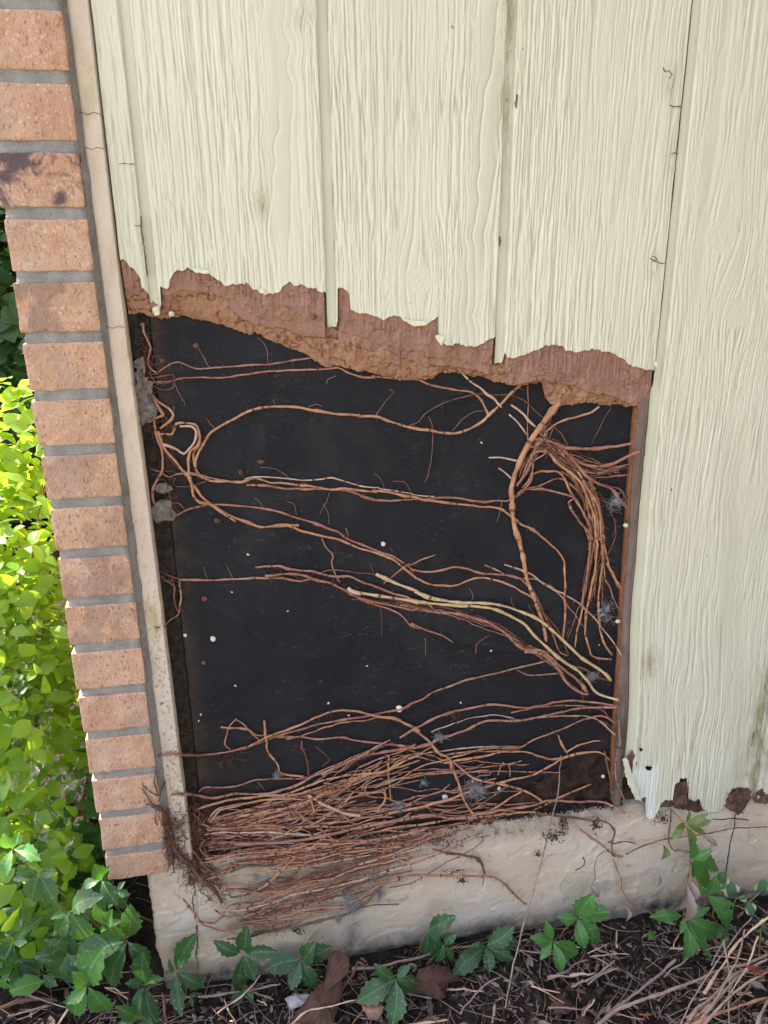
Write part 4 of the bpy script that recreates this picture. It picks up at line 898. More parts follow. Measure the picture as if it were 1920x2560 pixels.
st('upright thin stem climbing to the rotten notch behind the green leaves',.9,.9,'d',3,'G 850,900 850,1000 840,1160 880,1240 1000,1250')
st('pale stem dropping from the foundation knot, right one',1.0,.9,'w',3,'G 440,1320 430,1450 450,1610',hair=.4)
st('brown stem dropping from the foundation knot and reaching the big green leaves',.9,1.2,'p',3,'G 370,1320 430,1480 450,1570 520,1680 600,1720 710,1780',hair=.4)
st('dark thin wriggly stem hanging on the foundation left of the knot',.5,.5,'d',1,'G 310,1250 240,1310 220,1400 225,1470 195,1530 190,1580',hair=.2)
st('thin reddish stem hanging behind the dried leaf',.8,.8,'p',4,'G 1020,1210 1010,1350 1000,1440 940,1540',hair=.4)
st('pale straight grass-like stalk lying across the foundation top at right',.4,.4,'w',3,'G 100,1070 350,1170 600,1160 900,1130 1200,1125 1400,1165 1560,1230',hair=0)
# dark strands climbing over the brick corner
st('thick dark reddish root climbing the brick corner left of the mat',1.8,2.4,'d',3,'E 60,380 130,420 160,490 180,560 200,630 250,700 300,740 350,800 400,850 450,900 480,960')
for s in ('E 90,180 80,240 95,290 115,350','E 95,400 97,440 85,480 105,510','E 150,250 125,310 110,370','E 140,580 185,680 205,790','E 10,290 40,330 70,380','E 30,380 80,380 130,420','E 200,640 230,700 300,760','E 20,262 60,300 100,330'):
    st('dark wiry rootlet clinging to the brick corner left of the mat',.9,.7,'d',2,s,group='dark rootlets on the brick corner',hair=1.5)
# filler of the mat: many nearly parallel thin stems behind the traced ones
def lerp_s(a,b,t): 
    n=max(len(a),len(b)); 
    A=crom([np.array([*p,0]) for p in a],8e9) if False else None
upper=pix('E 400,470 600,400 800,360 1000,310 1200,240 1400,170 1600,110'); low1=pix('E 340,560 600,560 800,555 1000,555 1200,550 1400,510 1655,470')
lowA=pix('E 330,690 560,655 800,640 1000,630 1200,600 1400,560 1655,520'); lowB=pix('E 400,800 600,730 800,720 1000,705 1200,670 1400,640 1655,600')
lowC=pix('E 480,990 640,960 800,920 1000,850 1200,790 1400,740 1655,660'); lowD=pix('E 520,1120 660,1100 820,1075 1000,1040 1200,1000 1330,960 1420,900')
def fill(a,b,n,cs,rr,lift,t0=(0,.35),t1=(.45,1),lab=None,gr=None,sp=.5,jt=7.5):
    for i in range(n):
        w=random.random(); m0=random.uniform(*t0); m1=random.uniform(*t1); w2=min(1,max(0,w+random.uniform(-sp,sp)))
        pp=[]
        for k in np.linspace(m0,m1,7):
            f=k*(len(a)-1); j=min(int(f),len(a)-2); u=f-j; ww=w+(w2-w)*(k-m0)/(m1-m0)
            pa=[a[j][q]*(1-u)+a[j+1][q]*u for q in (0,1)]; pb=[b[j][q]*(1-u)+b[j+1][q]*u for q in (0,1)]
            pp.append((pa[0]*(1-ww)+pb[0]*ww+random.uniform(-jt,jt),pa[1]*(1-ww)+pb[1]*ww+random.uniform(-jt,jt)*.8))
        q_=(lab,gr) if lab else matlab(pp)
        stem(pp,random.uniform(*rr),random.uniform(*rr)*.85,random.choice(cs),random.uniform(*lift)*.001,q_[0],q_[1],hair=1.2,mass=i>=n*.33 or NST[0]>=292)
fill(upper,low1,30,'oopp',(.7,1.35),(0,3.5))
fill(low1,lowA,7,'dpo',(.7,1.1),(0,3),(0,.2),(.3,.7))
fill(lowA,lowB,34,'oopp',(.8,1.3),(0,5))
fill(upper,lowA,22,'opd',(.8,1.3),(0,4),(0,.08),(.2,.5))
fill(lowB,lowC,13,'dpop',(.8,1.3),(2,8),sp=.7,jt=9)
fill(lowC,lowD,15,'dpop',(.8,1.3),(2,9),(0,.2),(.3,.95))
fill(upper,lowB,26,'oopd',(.7,1.2),(2,8),(0,.5),(.6,1),sp=.8)
fill(pix('E 1000,200 1200,130 1400,60 1600,0'),pix('E 1000,560 1200,540 1400,500 1655,440'),16,'opp',(.7,1.2),(1,6),(0,.3),(.5,1),sp=.6)
fill(pix('F 0,60 200,0 400,10 600,80 800,100 1000,120 1200,160'),pix('F 0,560 200,500 400,460 600,450 800,420 1000,400 1200,360'),18,'opp',(.6,1.1),(1,6),(0,.5),(.4,1),sp=.5)
fill(pix('E 1000,640 1300,600 1600,560'),pix('E 1000,700 1300,690 1600,620'),8,'opd',(.7,1.0),(0,4))
fill(pix('F -200,620 0,560 200,530 400,500 600,460 800,430'),pix('F -200,760 0,720 200,670 400,610 600,550 800,480'),18,'dpoo',(.7,1.2),(1,7),(0,.4),(.5,1),sp=.6,jt=8)
fill(pix('E 900,830 1100,770 1300,710 1600,620 F 300,560'),pix('E 900,1000 1100,930 1300,860 1600,780 F 300,720'),12,'dpp',(.7,1.1),(1,6),(0,.3),(.5,1),sp=.5)
for s_ in ('G 1392,950 1375,1080 1350,1160 1335,1250 1320,1340 1310,1480','G 330,1180 400,1190 470,1175 560,1190','G 1200,990 1280,995 1360,985 1500,1000','H 1140,340 1155,400 1140,460 1160,560','H 1165,600 1170,700 1160,800','G 60,1410 110,1385 140,1350 120,1300'):
    V=[];Fc=[]; q=crom([P(x,y,-.0032) for x,y in pix(s_)],.002); q+=rng.normal(0,.0006,q.shape)*np.array([1,.6,.4]); 
    q[:,1]=np.interp(q[:,2],[0,.05,.09,.14,.19,.22],[-.0005,-.0018,-.0037,-.0035,-.0017,.0015]); tube(V,Fc,q,np.full(len(q),.0005)*(1+.6*rng.random(len(q))),5); meshobj('hairline_crack',V,Fc,HOLE,fo)
HB='thin root strands in the hanging right bundle'; HL='thin brown root strand running inside the hanging right bundle'
fill(pix('B 930,740 1020,840 1100,940 1160,1060 1190,1200 D 1120,200 1090,400 1060,600'),pix('B 980,740 1120,860 1200,930 1240,1060 1260,1200 D 1215,200 1200,400 1190,600'),20,'oopd',(.5,.95),(0,5),(0,.3),(.5,1),HL,HB,.5,6)
fill(pix('B 900,720 1000,720 1150,800 1300,860 1430,830'),pix('B 900,800 1000,830 1150,900 1300,920 1430,905'),9,'ppd',(.5,.9),(0,3),(0,.2),(.6,1),HL,HB,.4,5)
fill(pix('B 1000,600 940,680 880,770 830,860 800,940'),pix('B 1030,620 980,700 920,800 860,900 820,980'),8,'opd',(.6,1.0),(3,6),(0,.3),(.6,1),'short brown root strand wound about the middle of the thick trunk','root strands wound about the trunk',.5,5)
fill(pix('D -300,420 0,470 300,520 600,620 850,800 1000,930'),pix('D -300,470 0,520 300,560 600,680 850,830 1000,960'),7,'ppd',(.5,.8),(0,3),(0,.2),(.6,1),'thin reddish strand accompanying the pale yellow canes','thin strands along the yellow canes',.4,4)
DKL='dark gnarled root in the tangle at the left corner of the mat'; DKG='gnarled roots at the left corner of the mat'
fill(pix('L 480,380 460,560 500,760 520,940 700,1150 900,1500'),pix('L 700,380 720,560 700,760 720,960 850,1250 1000,1560'),20,'dddp',(.5,1.1),(2,9),(0,.4),(.4,1),DKL,DKG,.6,9)
fill(pix('L 500,1060 560,1250 700,1400 850,1560'),pix('L 640,1060 760,1200 900,1350 1000,1500'),16,'ddp',(.5,1.0),(1,7),(0,.4),(.4,1),DKL,DKG,.6,9)
# long leaning twig
tw=pix('F 1190,90 1180,280 1150,420 1110,560 1080,700 1040,850 1000,1000 960,1130 930,1250 J 140,560 105,760')
ys=np.linspace(-.008,-.14,len(tw)); ys[:4]=np.linspace(-.012,-.02,4)
pts=[]
for (px,py),y in zip(tw,ys):
    p=P(px,py,y)
    if p[2]<.008: p=Gp(px,py,.008,None)
    pts.append(p)
stem(None,.7,1.1,'k',0,'long thin leaning twig standing on the soil against the wall, the tallest straight twig',pts3=pts,hair=.25,cat='twig',name='leaning_twig')
o=meshobj('root_mat',MASS[0],MASS[1],STEM['o']); tag(o,'countless further thin brown stems and root strands filling the mat and bundles','root mat',kind='stuff')
for k_ in 'pwydk': o.data.materials.append(STEM[k_])
o.data.materials.append(HAIR); o.data.polygons.foreach_set('material_index',np.array(MASS[2],np.int32))
# fine rootlets (uncountable): dark clusters and stray hairs
def squig(V,Fc,p,L,r,bias=(0,0)):
    d=np.array([random.gauss(bias[0],1),random.gauss(-.1,.25),random.gauss(bias[1],1)]); d/=np.linalg.norm(d); q=[np.array(p)]
    n=random.randint(5,9)
    for j in range(n):
        d=d+np.array([random.gauss(0,.55),random.gauss(0,.15),random.gauss(0,.55)]); d/=np.linalg.norm(d); w=q[-1]+d*L/n
        w[1]=min(w[1],surfY(w[0],w[2])-r); q.append(w)
    tube(V,Fc,crom(q,.0015),np.linspace(r,r*.4,len(crom(q,.0015))),4,False)
V=[];Fc=[]
def cluster(s,n,L,r,lift,jit=14,bias=(0,0)):
    pp=pix(s)
    for i in range(n):
        j=random.randrange(len(pp)-1) if len(pp)>1 else 0; t=random.random()
        a,b=pp[j],pp[min(j+1,len(pp)-1)]; px=a[0]*(1-t)+b[0]*t+random.gauss(0,jit); py=a[1]*(1-t)+b[1]*t+random.gauss(0,jit)
        y=0
        for _ in range(2): p=P(px,py,y); y=surfY(p[0],p[2])-random.uniform(.001,lift)
        squig(V,Fc,P(px,py,y),L*random.uniform(.4,1.3),r*random.uniform(.6,1.3),bias)
cluster('L 560,350 560,560 600,700 620,850 560,1020',260,.018,.00055,.014,14)
cluster('L 520,1180 560,1280 700,1400 830,1520 950,1600',220,.016,.0005,.012,17)
cluster('L 150,420 230,600 270,850 330,1050 480,1180',170,.016,.00055,.009,10)
cluster('L 300,560 330,650 400,560 440,700',55,.014,.00035,.003,11)
cluster('E 560,1010 700,970 640,1100 760,1130 900,1100',60,.014,.0004,.008,10)
cluster('A 270,200 280,330 290,420 300,500',45,.016,.00045,.006,10)
cluster('A 320,700 340,800 380,870 340,1000 400,1050 440,1180',60,.014,.00045,.006,12)
cluster('C 130,320 190,345 215,400',30,.012,.0004,.006,7)
cluster('C 740,330 850,320 1000,340 1200,390 1350,420',60,.010,.0004,.006,6)
cluster('B 820,900 880,820 900,760 960,760 1040,800 1150,880 1200,950 1230,1050',90,.014,.00045,.008,9)
cluster('D 900,790 1010,840 1150,910 1240,950',60,.012,.0004,.006,9)
cluster('D 1200,100 1170,300 1100,500',40,.014,.0004,.006,9)
cluster('D 310,1150 330,1140',14,.014,.0004,.006,7)
cluster('D 1200,1100 1250,1200 1290,1300',40,.014,.00045,.006,10)
cluster('E 300,1370 250,1250',1,.01,.0004,.004,3)
cluster('F 450,620 300,640 100,650 0,640',60,.012,.0004,.006,10)
cluster('F 700,560 850,500 1000,470 1150,460',60,.012,.0004,.006,9)
cluster('E 540,90 480,130 620,90',30,.014,.0004,.006,8)
cluster('C 250,1260 300,1400',26,.02,.0004,.005,7)
cluster('A 820,1030 860,1020',10,.010,.0007,.005,3)
cluster('E 560,690 900,640 1300,600',110,.014,.0004,.006,12,(1.5,.3))
cluster('E 1100,690 1300,640 1600,600',60,.012,.0004,.006,10,(1.5,.3))
o=meshobj('fine_rootlets',V,Fc,HAIR); tag(o,'tangled hair-fine dark rootlets thickest at the left corner of the mat','rootlets',kind='stuff')
# stray single hairs seen on the black board
V=[];Fc=[]
for s in '''A 645,400 615,340 570,260;A 995,380 990,300 960,240 935,225;A 690,770 650,730 630,700;A 1040,640 1030,585;A 1230,640 1270,620 1315,628;A 1360,1330 1350,1260 1320,1205;A 1165,1275 1150,1210 1110,1195;A 970,1225 940,1190 910,1175;A 1130,1060 1040,1000 950,990;A 1470,1410 1455,1350;A 1400,450 1350,470 1345,500;A 1635,690 1659,645;B 80,600 130,530 175,480 150,465;B 480,680 530,620 590,580 635,575;B 378,680 375,780 360,880 335,945;B 125,975 110,930 80,905;B 270,1000 230,945 170,938;B 735,1040 725,1100 710,1150;C 400,350 385,310 380,275;C 550,345 520,290 505,255;C 1390,320 1360,255;D 420,490 430,440 410,405;D 680,520 660,490 662,455;D 820,580 780,540 760,500;D 450,790 460,730 530,680;A 460,540 490,590 505,625;A 440,480 465,550;D 150,700 152,800;B 355,600 370,640 378,690;A 440,630 430,690 400,730;A 375,680 420,740 440,780;C 1480,160 1500,190;C 1240,90 1220,45;E 700,250 740,300;E 1040,40 1120,110 1080,160;D 1000,640 985,700;G 220,150 330,200 440,320;A 1300,1270 1340,1200 1360,1140'''.split(';'):
    a=on_surface(pix(s),.0004,.0015); q=crom(a,.003); q+=rng.normal(0,.0003,q.shape); tube(V,Fc,q,np.linspace(.00042,.0003,len(q)),4)
o=meshobj('dry_tendrils',V,Fc,STEM['p']); tag(o,'hair-thin pale dry tendrils standing off the stems over the black board','tendrils',kind='stuff')
# small bits: pebbles, web fluff, snail shells, dry buds
PEB=m_flat('grey_pebble',(.12,.095,.08),(.30,.26,.23),160,.95,1,bd=.003)
def lump(c,r,mat,name,lab,cat,grp=None,sq=(1,.6,1),rough=.35,sub=2,ang=0,parent=None):
    import bmesh
    bm=bmesh.new(); bmesh.ops.create_icosphere(bm,subdivisions=sub,radius=1)
    sd=Vector((random.random()*50,)*3)
    for v in bm.verts:
        d=v.co.normalized(); f=1+rough*mnoise.noise(d*1.3+sd)+rough*.5*mnoise.noise(d*3+sd)
        q=Vector((d.x*sq[0],d.y*sq[1],d.z*sq[2]))*r*f; ca,sa=math.cos(ang),math.sin(ang)
        v.co=Vector((q.x*ca-q.z*sa,q.y,q.x*sa+q.z*ca))+Vector(c)
    me=bpy.data.meshes.new(name); bm.to_mesh(me); bm.free(); smooth(me); o=link(name,me,mat,parent)
    return tag(o,lab,cat,grp) if lab else o
for s,r,sq,an,lab in (('A 232,385',.0095,(1,.6,.8),-.6,'small grey stone chip topmost of the stack wedged beside the trim board'),('A 226,445',.0075,(.8,.6,1.1),0,'small whitish stone chip second from the top beside the trim board'),
   ('A 240,512',.010,(.9,.6,1.2),-.3,'brownish stone chip third from the top beside the trim board'),('A 270,630',.017,(.75,.5,1.6),-.1,'largest long brown-grey stone chip wedged beside the trim board'),
   ('A 372,1112',.0105,(1.1,.5,.7),.1,'pale flat flake stuck on the left strip above the angular chip'),('A 378,1240',.0165,(1.15,.4,1.05),-.5,'pale grey angular chip lying in the left gap at mid height')):
    p=P(*pix(s)[0],.008); c_=lump(p,r*.8,PEB,'stone_chip',lab,'stone chip',None,(sq[0],sq[1]*.7,sq[2]),.75,2,an); c_.data.polygons.foreach_set('use_smooth',[False]*len(c_.data.polygons))
WEB=m_flat('web_silk',(.38,.37,.38),(.62,.61,.62),200,.8,.4,.5)
def fluff(s,r,lab,n=60,sq=(1,.5,1)):
    V=[];Fc=[]; p0=P(*pix(s)[0],.0); y=surfY(p0[0],p0[2])-.008; c=P(*pix(s)[0],y)
    r*=.85
    for i in range(int(n*1.7)):
        d=rng.normal(0,1,3)*np.array(sq); d/=max(1,np.linalg.norm(d)); q=[c+d*r*random.random()**.8]
        e=rng.normal(0,1,3)*np.array([1.4,.4,1])
        for k in range(6): e=e+rng.normal(0,.9,3); e/=np.linalg.norm(e); q.append(q[-1]+e*r*.16)
        q=np.array(q); q[:,1]=np.minimum(q[:,1],y+.006); tube(V,Fc,q,np.full(7,random.uniform(.00010,.00026)),3,False)
    for i in range(3):
        a_=random.uniform(0,6.28); L=r*random.uniform(1.2,2.6); q=np.array([c+np.array([math.cos(a_)*L*t,-.002*math.sin(t*3),math.sin(a_)*L*t+.15*L*math.sin(t*3)]) for t in np.linspace(-.6,.8,7)]); tube(V,Fc,q,np.full(7,.00012),3,False)
    o=meshobj('strands',V,Fc,WEB); root=empty('web_tuft',tuple(c)); o.parent=root; o.matrix_parent_inverse=Matrix.Translation(-Vector(c))
    for k in range(3): lump(tuple(Vector(c)+Vector((random.gauss(0,.3),0,random.gauss(0,.3)))*r),r*random.uniform(.12,.26),WEB,'cottony_core',None,None,None,(1.3,.4,.8),1.1,2,random.random()*3,root)
    return tag(root,lab,'web tuft')
fluff('F 675,290',.022,'largest white web tuft on the black board right of the crossing stem',120)
fluff('F 228,400',.012,'small white web tuft on the lowest stems below the board centre')
fluff('F 378,250',.009,'faint web tuft between stems left of the crossing stem',30)
fluff('E 1240,925',.014,'upper white web tuft at the dark foot of the mat',90)
fluff('E 1262,1000',.015,'middle white web tuft at the dark foot of the mat',90,(1.3,.5,.7))
fluff('E 1420,920',.013,'right white web tuft at the dark foot of the mat',80,(.8,.5,1.2))
fluff('E 1172,1062',.009,'lowest small web tuft under the mat foot')
fluff('E 1390,805',.010,'thin web tuft just above the right one of the mat foot',40)
fluff('E 812,210',.0075,'tiny white fluff at the root drop in the lower fan',70)
fluff('E 690,815',.008,'greyish web tuft on the foundation left of the centre',40)
fluff('D 240,1285',.010,'pinkish web tuft on the stems of the lower fan',60,(1.3,.5,.6))
fluff('B 1325,1050',.017,'grey cobweb beside the right end of the hanging bundle',45)
fluff('D 1220,540',.020,'wispy cobweb behind the hanging bundle near the edge',40,(.5,.4,1.5))
fluff('D 1140,925',.010,'web tuft under the ends of the yellow canes',50,(1.4,.5,.6))
SHL=m_flat('snail_shell',(.62,.52,.40),(.80,.74,.62),200,.45,.2)
def snail(s,r,lab):
    p0=P(*pix(s)[0],.01); y=surfY(p0[0],p0[2])-r*.4; c=P(*pix(s)[0],y); V=[];Fc=[]; q=[];rs=[]
    for i in range(46):
        t=i/45; a=t*2*math.pi*2.4; R=r*(.08+.62*t); q.append(c+np.array([R*math.cos(a),-r*.35*(1-t),R*math.sin(a)])); rs.append(r*(.10+.30*t))
    tube(V,Fc,np.array(q),np.array(rs),8); return tag(meshobj('snail_shell',V,Fc,SHL),lab,'snail shell')
snail('C 1440,143',.0034,'tiny white snail shell on the board above the yellow canes')
snail('C 432,705',.0040,'cream snail shell on the board at left, the larger of two close together')
snail('C 267,684',.0026,'tiny white snail shell beside the left board seam')
snail('C 1535,1120',.0055,'grey-brown snail shell sitting on the uppermost lower-fan stem')
snail('F 502,340',.0050,'brown spiral snail shell low on the board above the crossing stems')
snail('F 822,287',.0036,'white snail shell right of the largest web tuft')
snail('F 1100,443',.0032,'white snail shell on the right ledge beside the leaning twig')
for s in ('C 565,982','C 1117,1085','C 1238,1158','C 360,1153','C 348,1190','D 360,1083','C 1345,865','C 875,540','C 545,428','D 540,775','B 630,740','C 640,205','D 1180,740'):
    p0=pix(s)[0]; c=P(*p0,SH_Y-.0015); lump(c,random.uniform(.0012,.0019),SHL,'white_speck','tiny white egg-like speck stuck on the black sheathing','speck','white specks on the sheathing',(1.3,.5,.8),.1,1,random.random()*3)
hd=P(*pix('C 382,465')[0],SH_Y-.001); V=[];Fc=[]; disc(hd,.0036,(0,-1,0),V=V,Fc=Fc); tag(meshobj('sheathing_nail',V,Fc,RUST),'dark nail head in the sheathing above the two left snail shells','nail')
hd=P(*pix('C 377,845')[0],SH_Y-.001); V=[];Fc=[]; disc(hd,.0030,(0,-1,0),V=V,Fc=Fc); tag(meshobj('sheathing_nail',V,Fc,RUST),'rusty nail head in the sheathing below the two left snail shells','nail')
DRY=m_flat('dry_bud',(.12,.06,.035),(.24,.12,.07),300,.9)
for s,lab in (('A 950,968','dried leaf scrap standing above the middle strand at its left'),('A 835,1030','dried leaf scrap on the middle strand just right of the loops'),('A 375,350','curled dry bud near the top of the left gap'),('A 572,262','tiny dry bud on a hair below the torn foot'),('B 1110,0+0','') if False else ('C 455,10','small brown leaf scrap on the board below the cut-off stub')):
    p0=pix(s)[0]; c=P(*p0,.004); V=[]
    pts=[c+np.array([random.uniform(.4,1)*.0055*math.cos(a),random.uniform(-.003,.003),random.uniform(.2,1)*.004*math.sin(a)]) for a in np.arange(0,6.28,.7)]
    tag(plate('leaf_scrap',pts,DRY,None,.0006,bend=.004),lab,'leaf scrap')
# crumbs on the ledge and along the joints
V=[];Fc=[];TN=[]
def crumb(p,r,t):
    b=len(V)
    for d in ((1,0,0),(-1,0,0),(0,1,0),(0,-1,0),(0,0,1),(0,0,-1)):
        V.append(tuple(np.array(p)+np.array(d)*r*random.uniform(.4,1.2)+rng.normal(0,r*.25,3))); TN.append(t)
    for f in ((0,2,4),(2,1,4),(1,3,4),(3,0,4),(2,0,5),(1,2,5),(3,1,5),(0,3,5)): Fc.append(tuple(b+i for i in f))
for i in range(2600):
    x=random.uniform(-.13,.52); crumb((x,random.uniform(.001,.016),zf+random.random()*.004*(1+1.5*(x>.25))),random.uniform(.0005,.0022),random.random()*.5)
for s,n,sp in (('F 1140,570',110,(16,9)),('F 1210,500',110,(7,16)),('F 560,780',26,(16,5)),('F 610,830',40,(7,7)),('F 450,530',160,(40,9)),('F 500,600',80,(40,9)),('F 1055,680',36,(5,6)),('F 870,220',60,(24,18)),('F 700,440',90,(30,8)),('F 1250,415',120,(40,5)),('F 1400,400',100,(30,5)),('D 880,1230',120,(22,12)),('D 180,1080',50,(10,8)),('C 1370,390',60,(30,5)),('C 1230,380',40,(18,5)),('G 240,1040',90,(10,10)),('G 800,990',70,(14,8)),('D 1010,860',60,(12,6)),('E 930,1130',50,(10,4)),('E 1130,590',200,(90,12)),('E 900,650',200,(120,14))):
    pp=pix(s)[0]
    for i in range(n):
        px=random.gauss(pp[0],sp[0]*.8); py=random.gauss(pp[1],sp[1]*.8); p=P(px,py,0); y=surfY(p[0],p[2])-random.uniform(0,.004); crumb(P(px,py,y),random.uniform(.0006,.0019),random.random()*.55)
o=meshobj('soil_crumbs',V,Fc,m_tone('crumb_soil',(.02,.016,.013),(.07,.05,.04),(.25,.2,.16)),sm=False,attr=TN); tag(o,'dark soil crumbs along the ledge and stuck on the painted foundation','soil crumbs',kind='stuff')
# ============================================================ GROUND
g=np.concatenate([-np.geomspace(60,1.2,26),np.linspace(-1.15,1.3,420),np.geomspace(1.36,60,26)])
h=np.concatenate([-np.geomspace(60,.75,24),np.linspace(-.72,.9,300),np.geomspace(.95,60,26)])
X,Y=np.meshgrid(g,h); near=np.exp(-(np.maximum(0,abs(X)-1.2)**2+np.maximum(0,abs(Y)-.8)**2)*4)
Z=(fbm(X*9,Y*9,200)-.5)*.034*near+(fbm(X*45,Y*45,201)-.5)*.016*near+(fbm(X*160,Y*160,202)-.5)*.007*near-.004
GR=M('soil_ground',.95,.15)
sx=GR.noise(1.3,(1,1,1),4)
sp_=GR.N('ShaderNodeSeparateXYZ'); GR.L(GR.coord(),sp_.inputs[0])
a=GR.mix(GR.ramp(GR.noise(40,(1,1,1),6,.7),.35,.7),(.014,.010,.009),(.060,.045,.035))
lawn=GR.mix(GR.ramp(sx,.3,.7),(.17,.17,.085),(.26,.22,.13))
far=GR.math('MAXIMUM',GR.ramp(sp_.outputs[1],-1.1,-.8,1,0),GR.ramp(sp_.outputs[0],-1.7,-1.3,1,0))
a=GR.mix(far,a,lawn); GR.col(a); GR.bump(GR.noise(260,(1,1,1),5,.7),.9,.003)
o=gridmesh('ground',np.stack([X,Y,Z],-1),GR.m); o['kind']='structure'
def gz(x,y):
    x=np.array([x]);y=np.array([y]); return float(((fbm(x*9,y*9,200)-.5)*.034+(fbm(x*45,y*45,201)-.5)*.016-.004)[0])
# mulch, clods, chips, dry needles
V=[];Fc=[];TN=[]
def area():
    while 1:
        x=random.uniform(-.75,.85); y=random.uniform(-.36,.0) if random.random()<.8 else random.uniform(0,.6)
        if y>-.004 and x>-.185: continue
        if x>-.25 and y>.0: continue
        return x,y
for i in range(15000):
    x,y=area(); r=min(.0085,random.uniform(.0012,.0032)*(1+1.6*random.random()**5)); crumb((x,y,gz(x,y)+r*.4),r,random.random()**1.6*.62)
for i in range(7500):      # chips and bark shreds
    x,y=area(); z=gz(x,y)+.003+.004*random.random(); a=random.uniform(0,3.14); L=random.uniform(.003,.016)*(1.8 if random.random()<.1 else 1); w=L*random.uniform(.08,.5)*.5
    d=Vector((math.cos(a),math.sin(a),random.gauss(0,.25))).normalized(); q=Vector((-math.sin(a),math.cos(a),random.gauss(0,.4))).normalized(); n=d.cross(q)*random.uniform(.0003,.0012)
    b=len(V); c=Vector((x,y,z)); t=random.random()
    for s1,s2,s3 in ((-1,-.6,0),(-.1,-1.1,1),(1,-.3,0),(.9,.5,0),(.1,1,1),(-.9,.7,0)): V.append(tuple(c+d*L/2*s1+q*w*s2+n*s3*2)); TN.append(t)
    for s1,s2 in ((-1,-.6),(-.1,-1.1),(1,-.3),(.9,.5),(.1,1),(-.9,.7)): V.append(tuple(c+d*L/2*s1+q*w*s2-n)); TN.append(t)
    Fc.append(tuple(b+k for k in range(6))); Fc.append(tuple(b+11-k for k in range(6)))
    for k in range(6): j=(k+1)%6; Fc.append((b+k,b+6+k,b+6+j,b+j))
o=meshobj('mulch',V,Fc,m_tone('mulch_bits',(.018,.014,.012),(.085,.062,.048),(.34,.27,.21)),sm=False,attr=TN); tag(o,'dark crumbly soil with bark chips and shredded dry leaves at the foot of the wall','mulch',kind='stuff')
V=[];Fc=[]
for i in range(1500):
    x,y=area(); a=random.uniform(0,6.28); L=random.uniform(.02,.07); z=gz(x,y)+random.uniform(.003,.010); q=[]
    d=np.array([math.cos(a),math.sin(a),random.gauss(0,.06)]); bb=random.gauss(0,.25)
    for k in range(5): q.append(np.array([x,y,z])+d*L*(k/4)+np.array([-d[1],d[0],.3])*bb*L*(k/4)**2)
    q=np.array(q); q[:,1]=np.where(q[:,0]>-.19,np.minimum(q[:,1],-.006),q[:,1]); r=random.uniform(.0004,.0009); tube(V,Fc,q,np.linspace(r,r*.6,5),4,False)
o=meshobj('dry_straws',V,Fc,STEM['k']); tag(o,'countless thin dry straws and leaf stalks littering the dark soil','straws',kind='stuff')
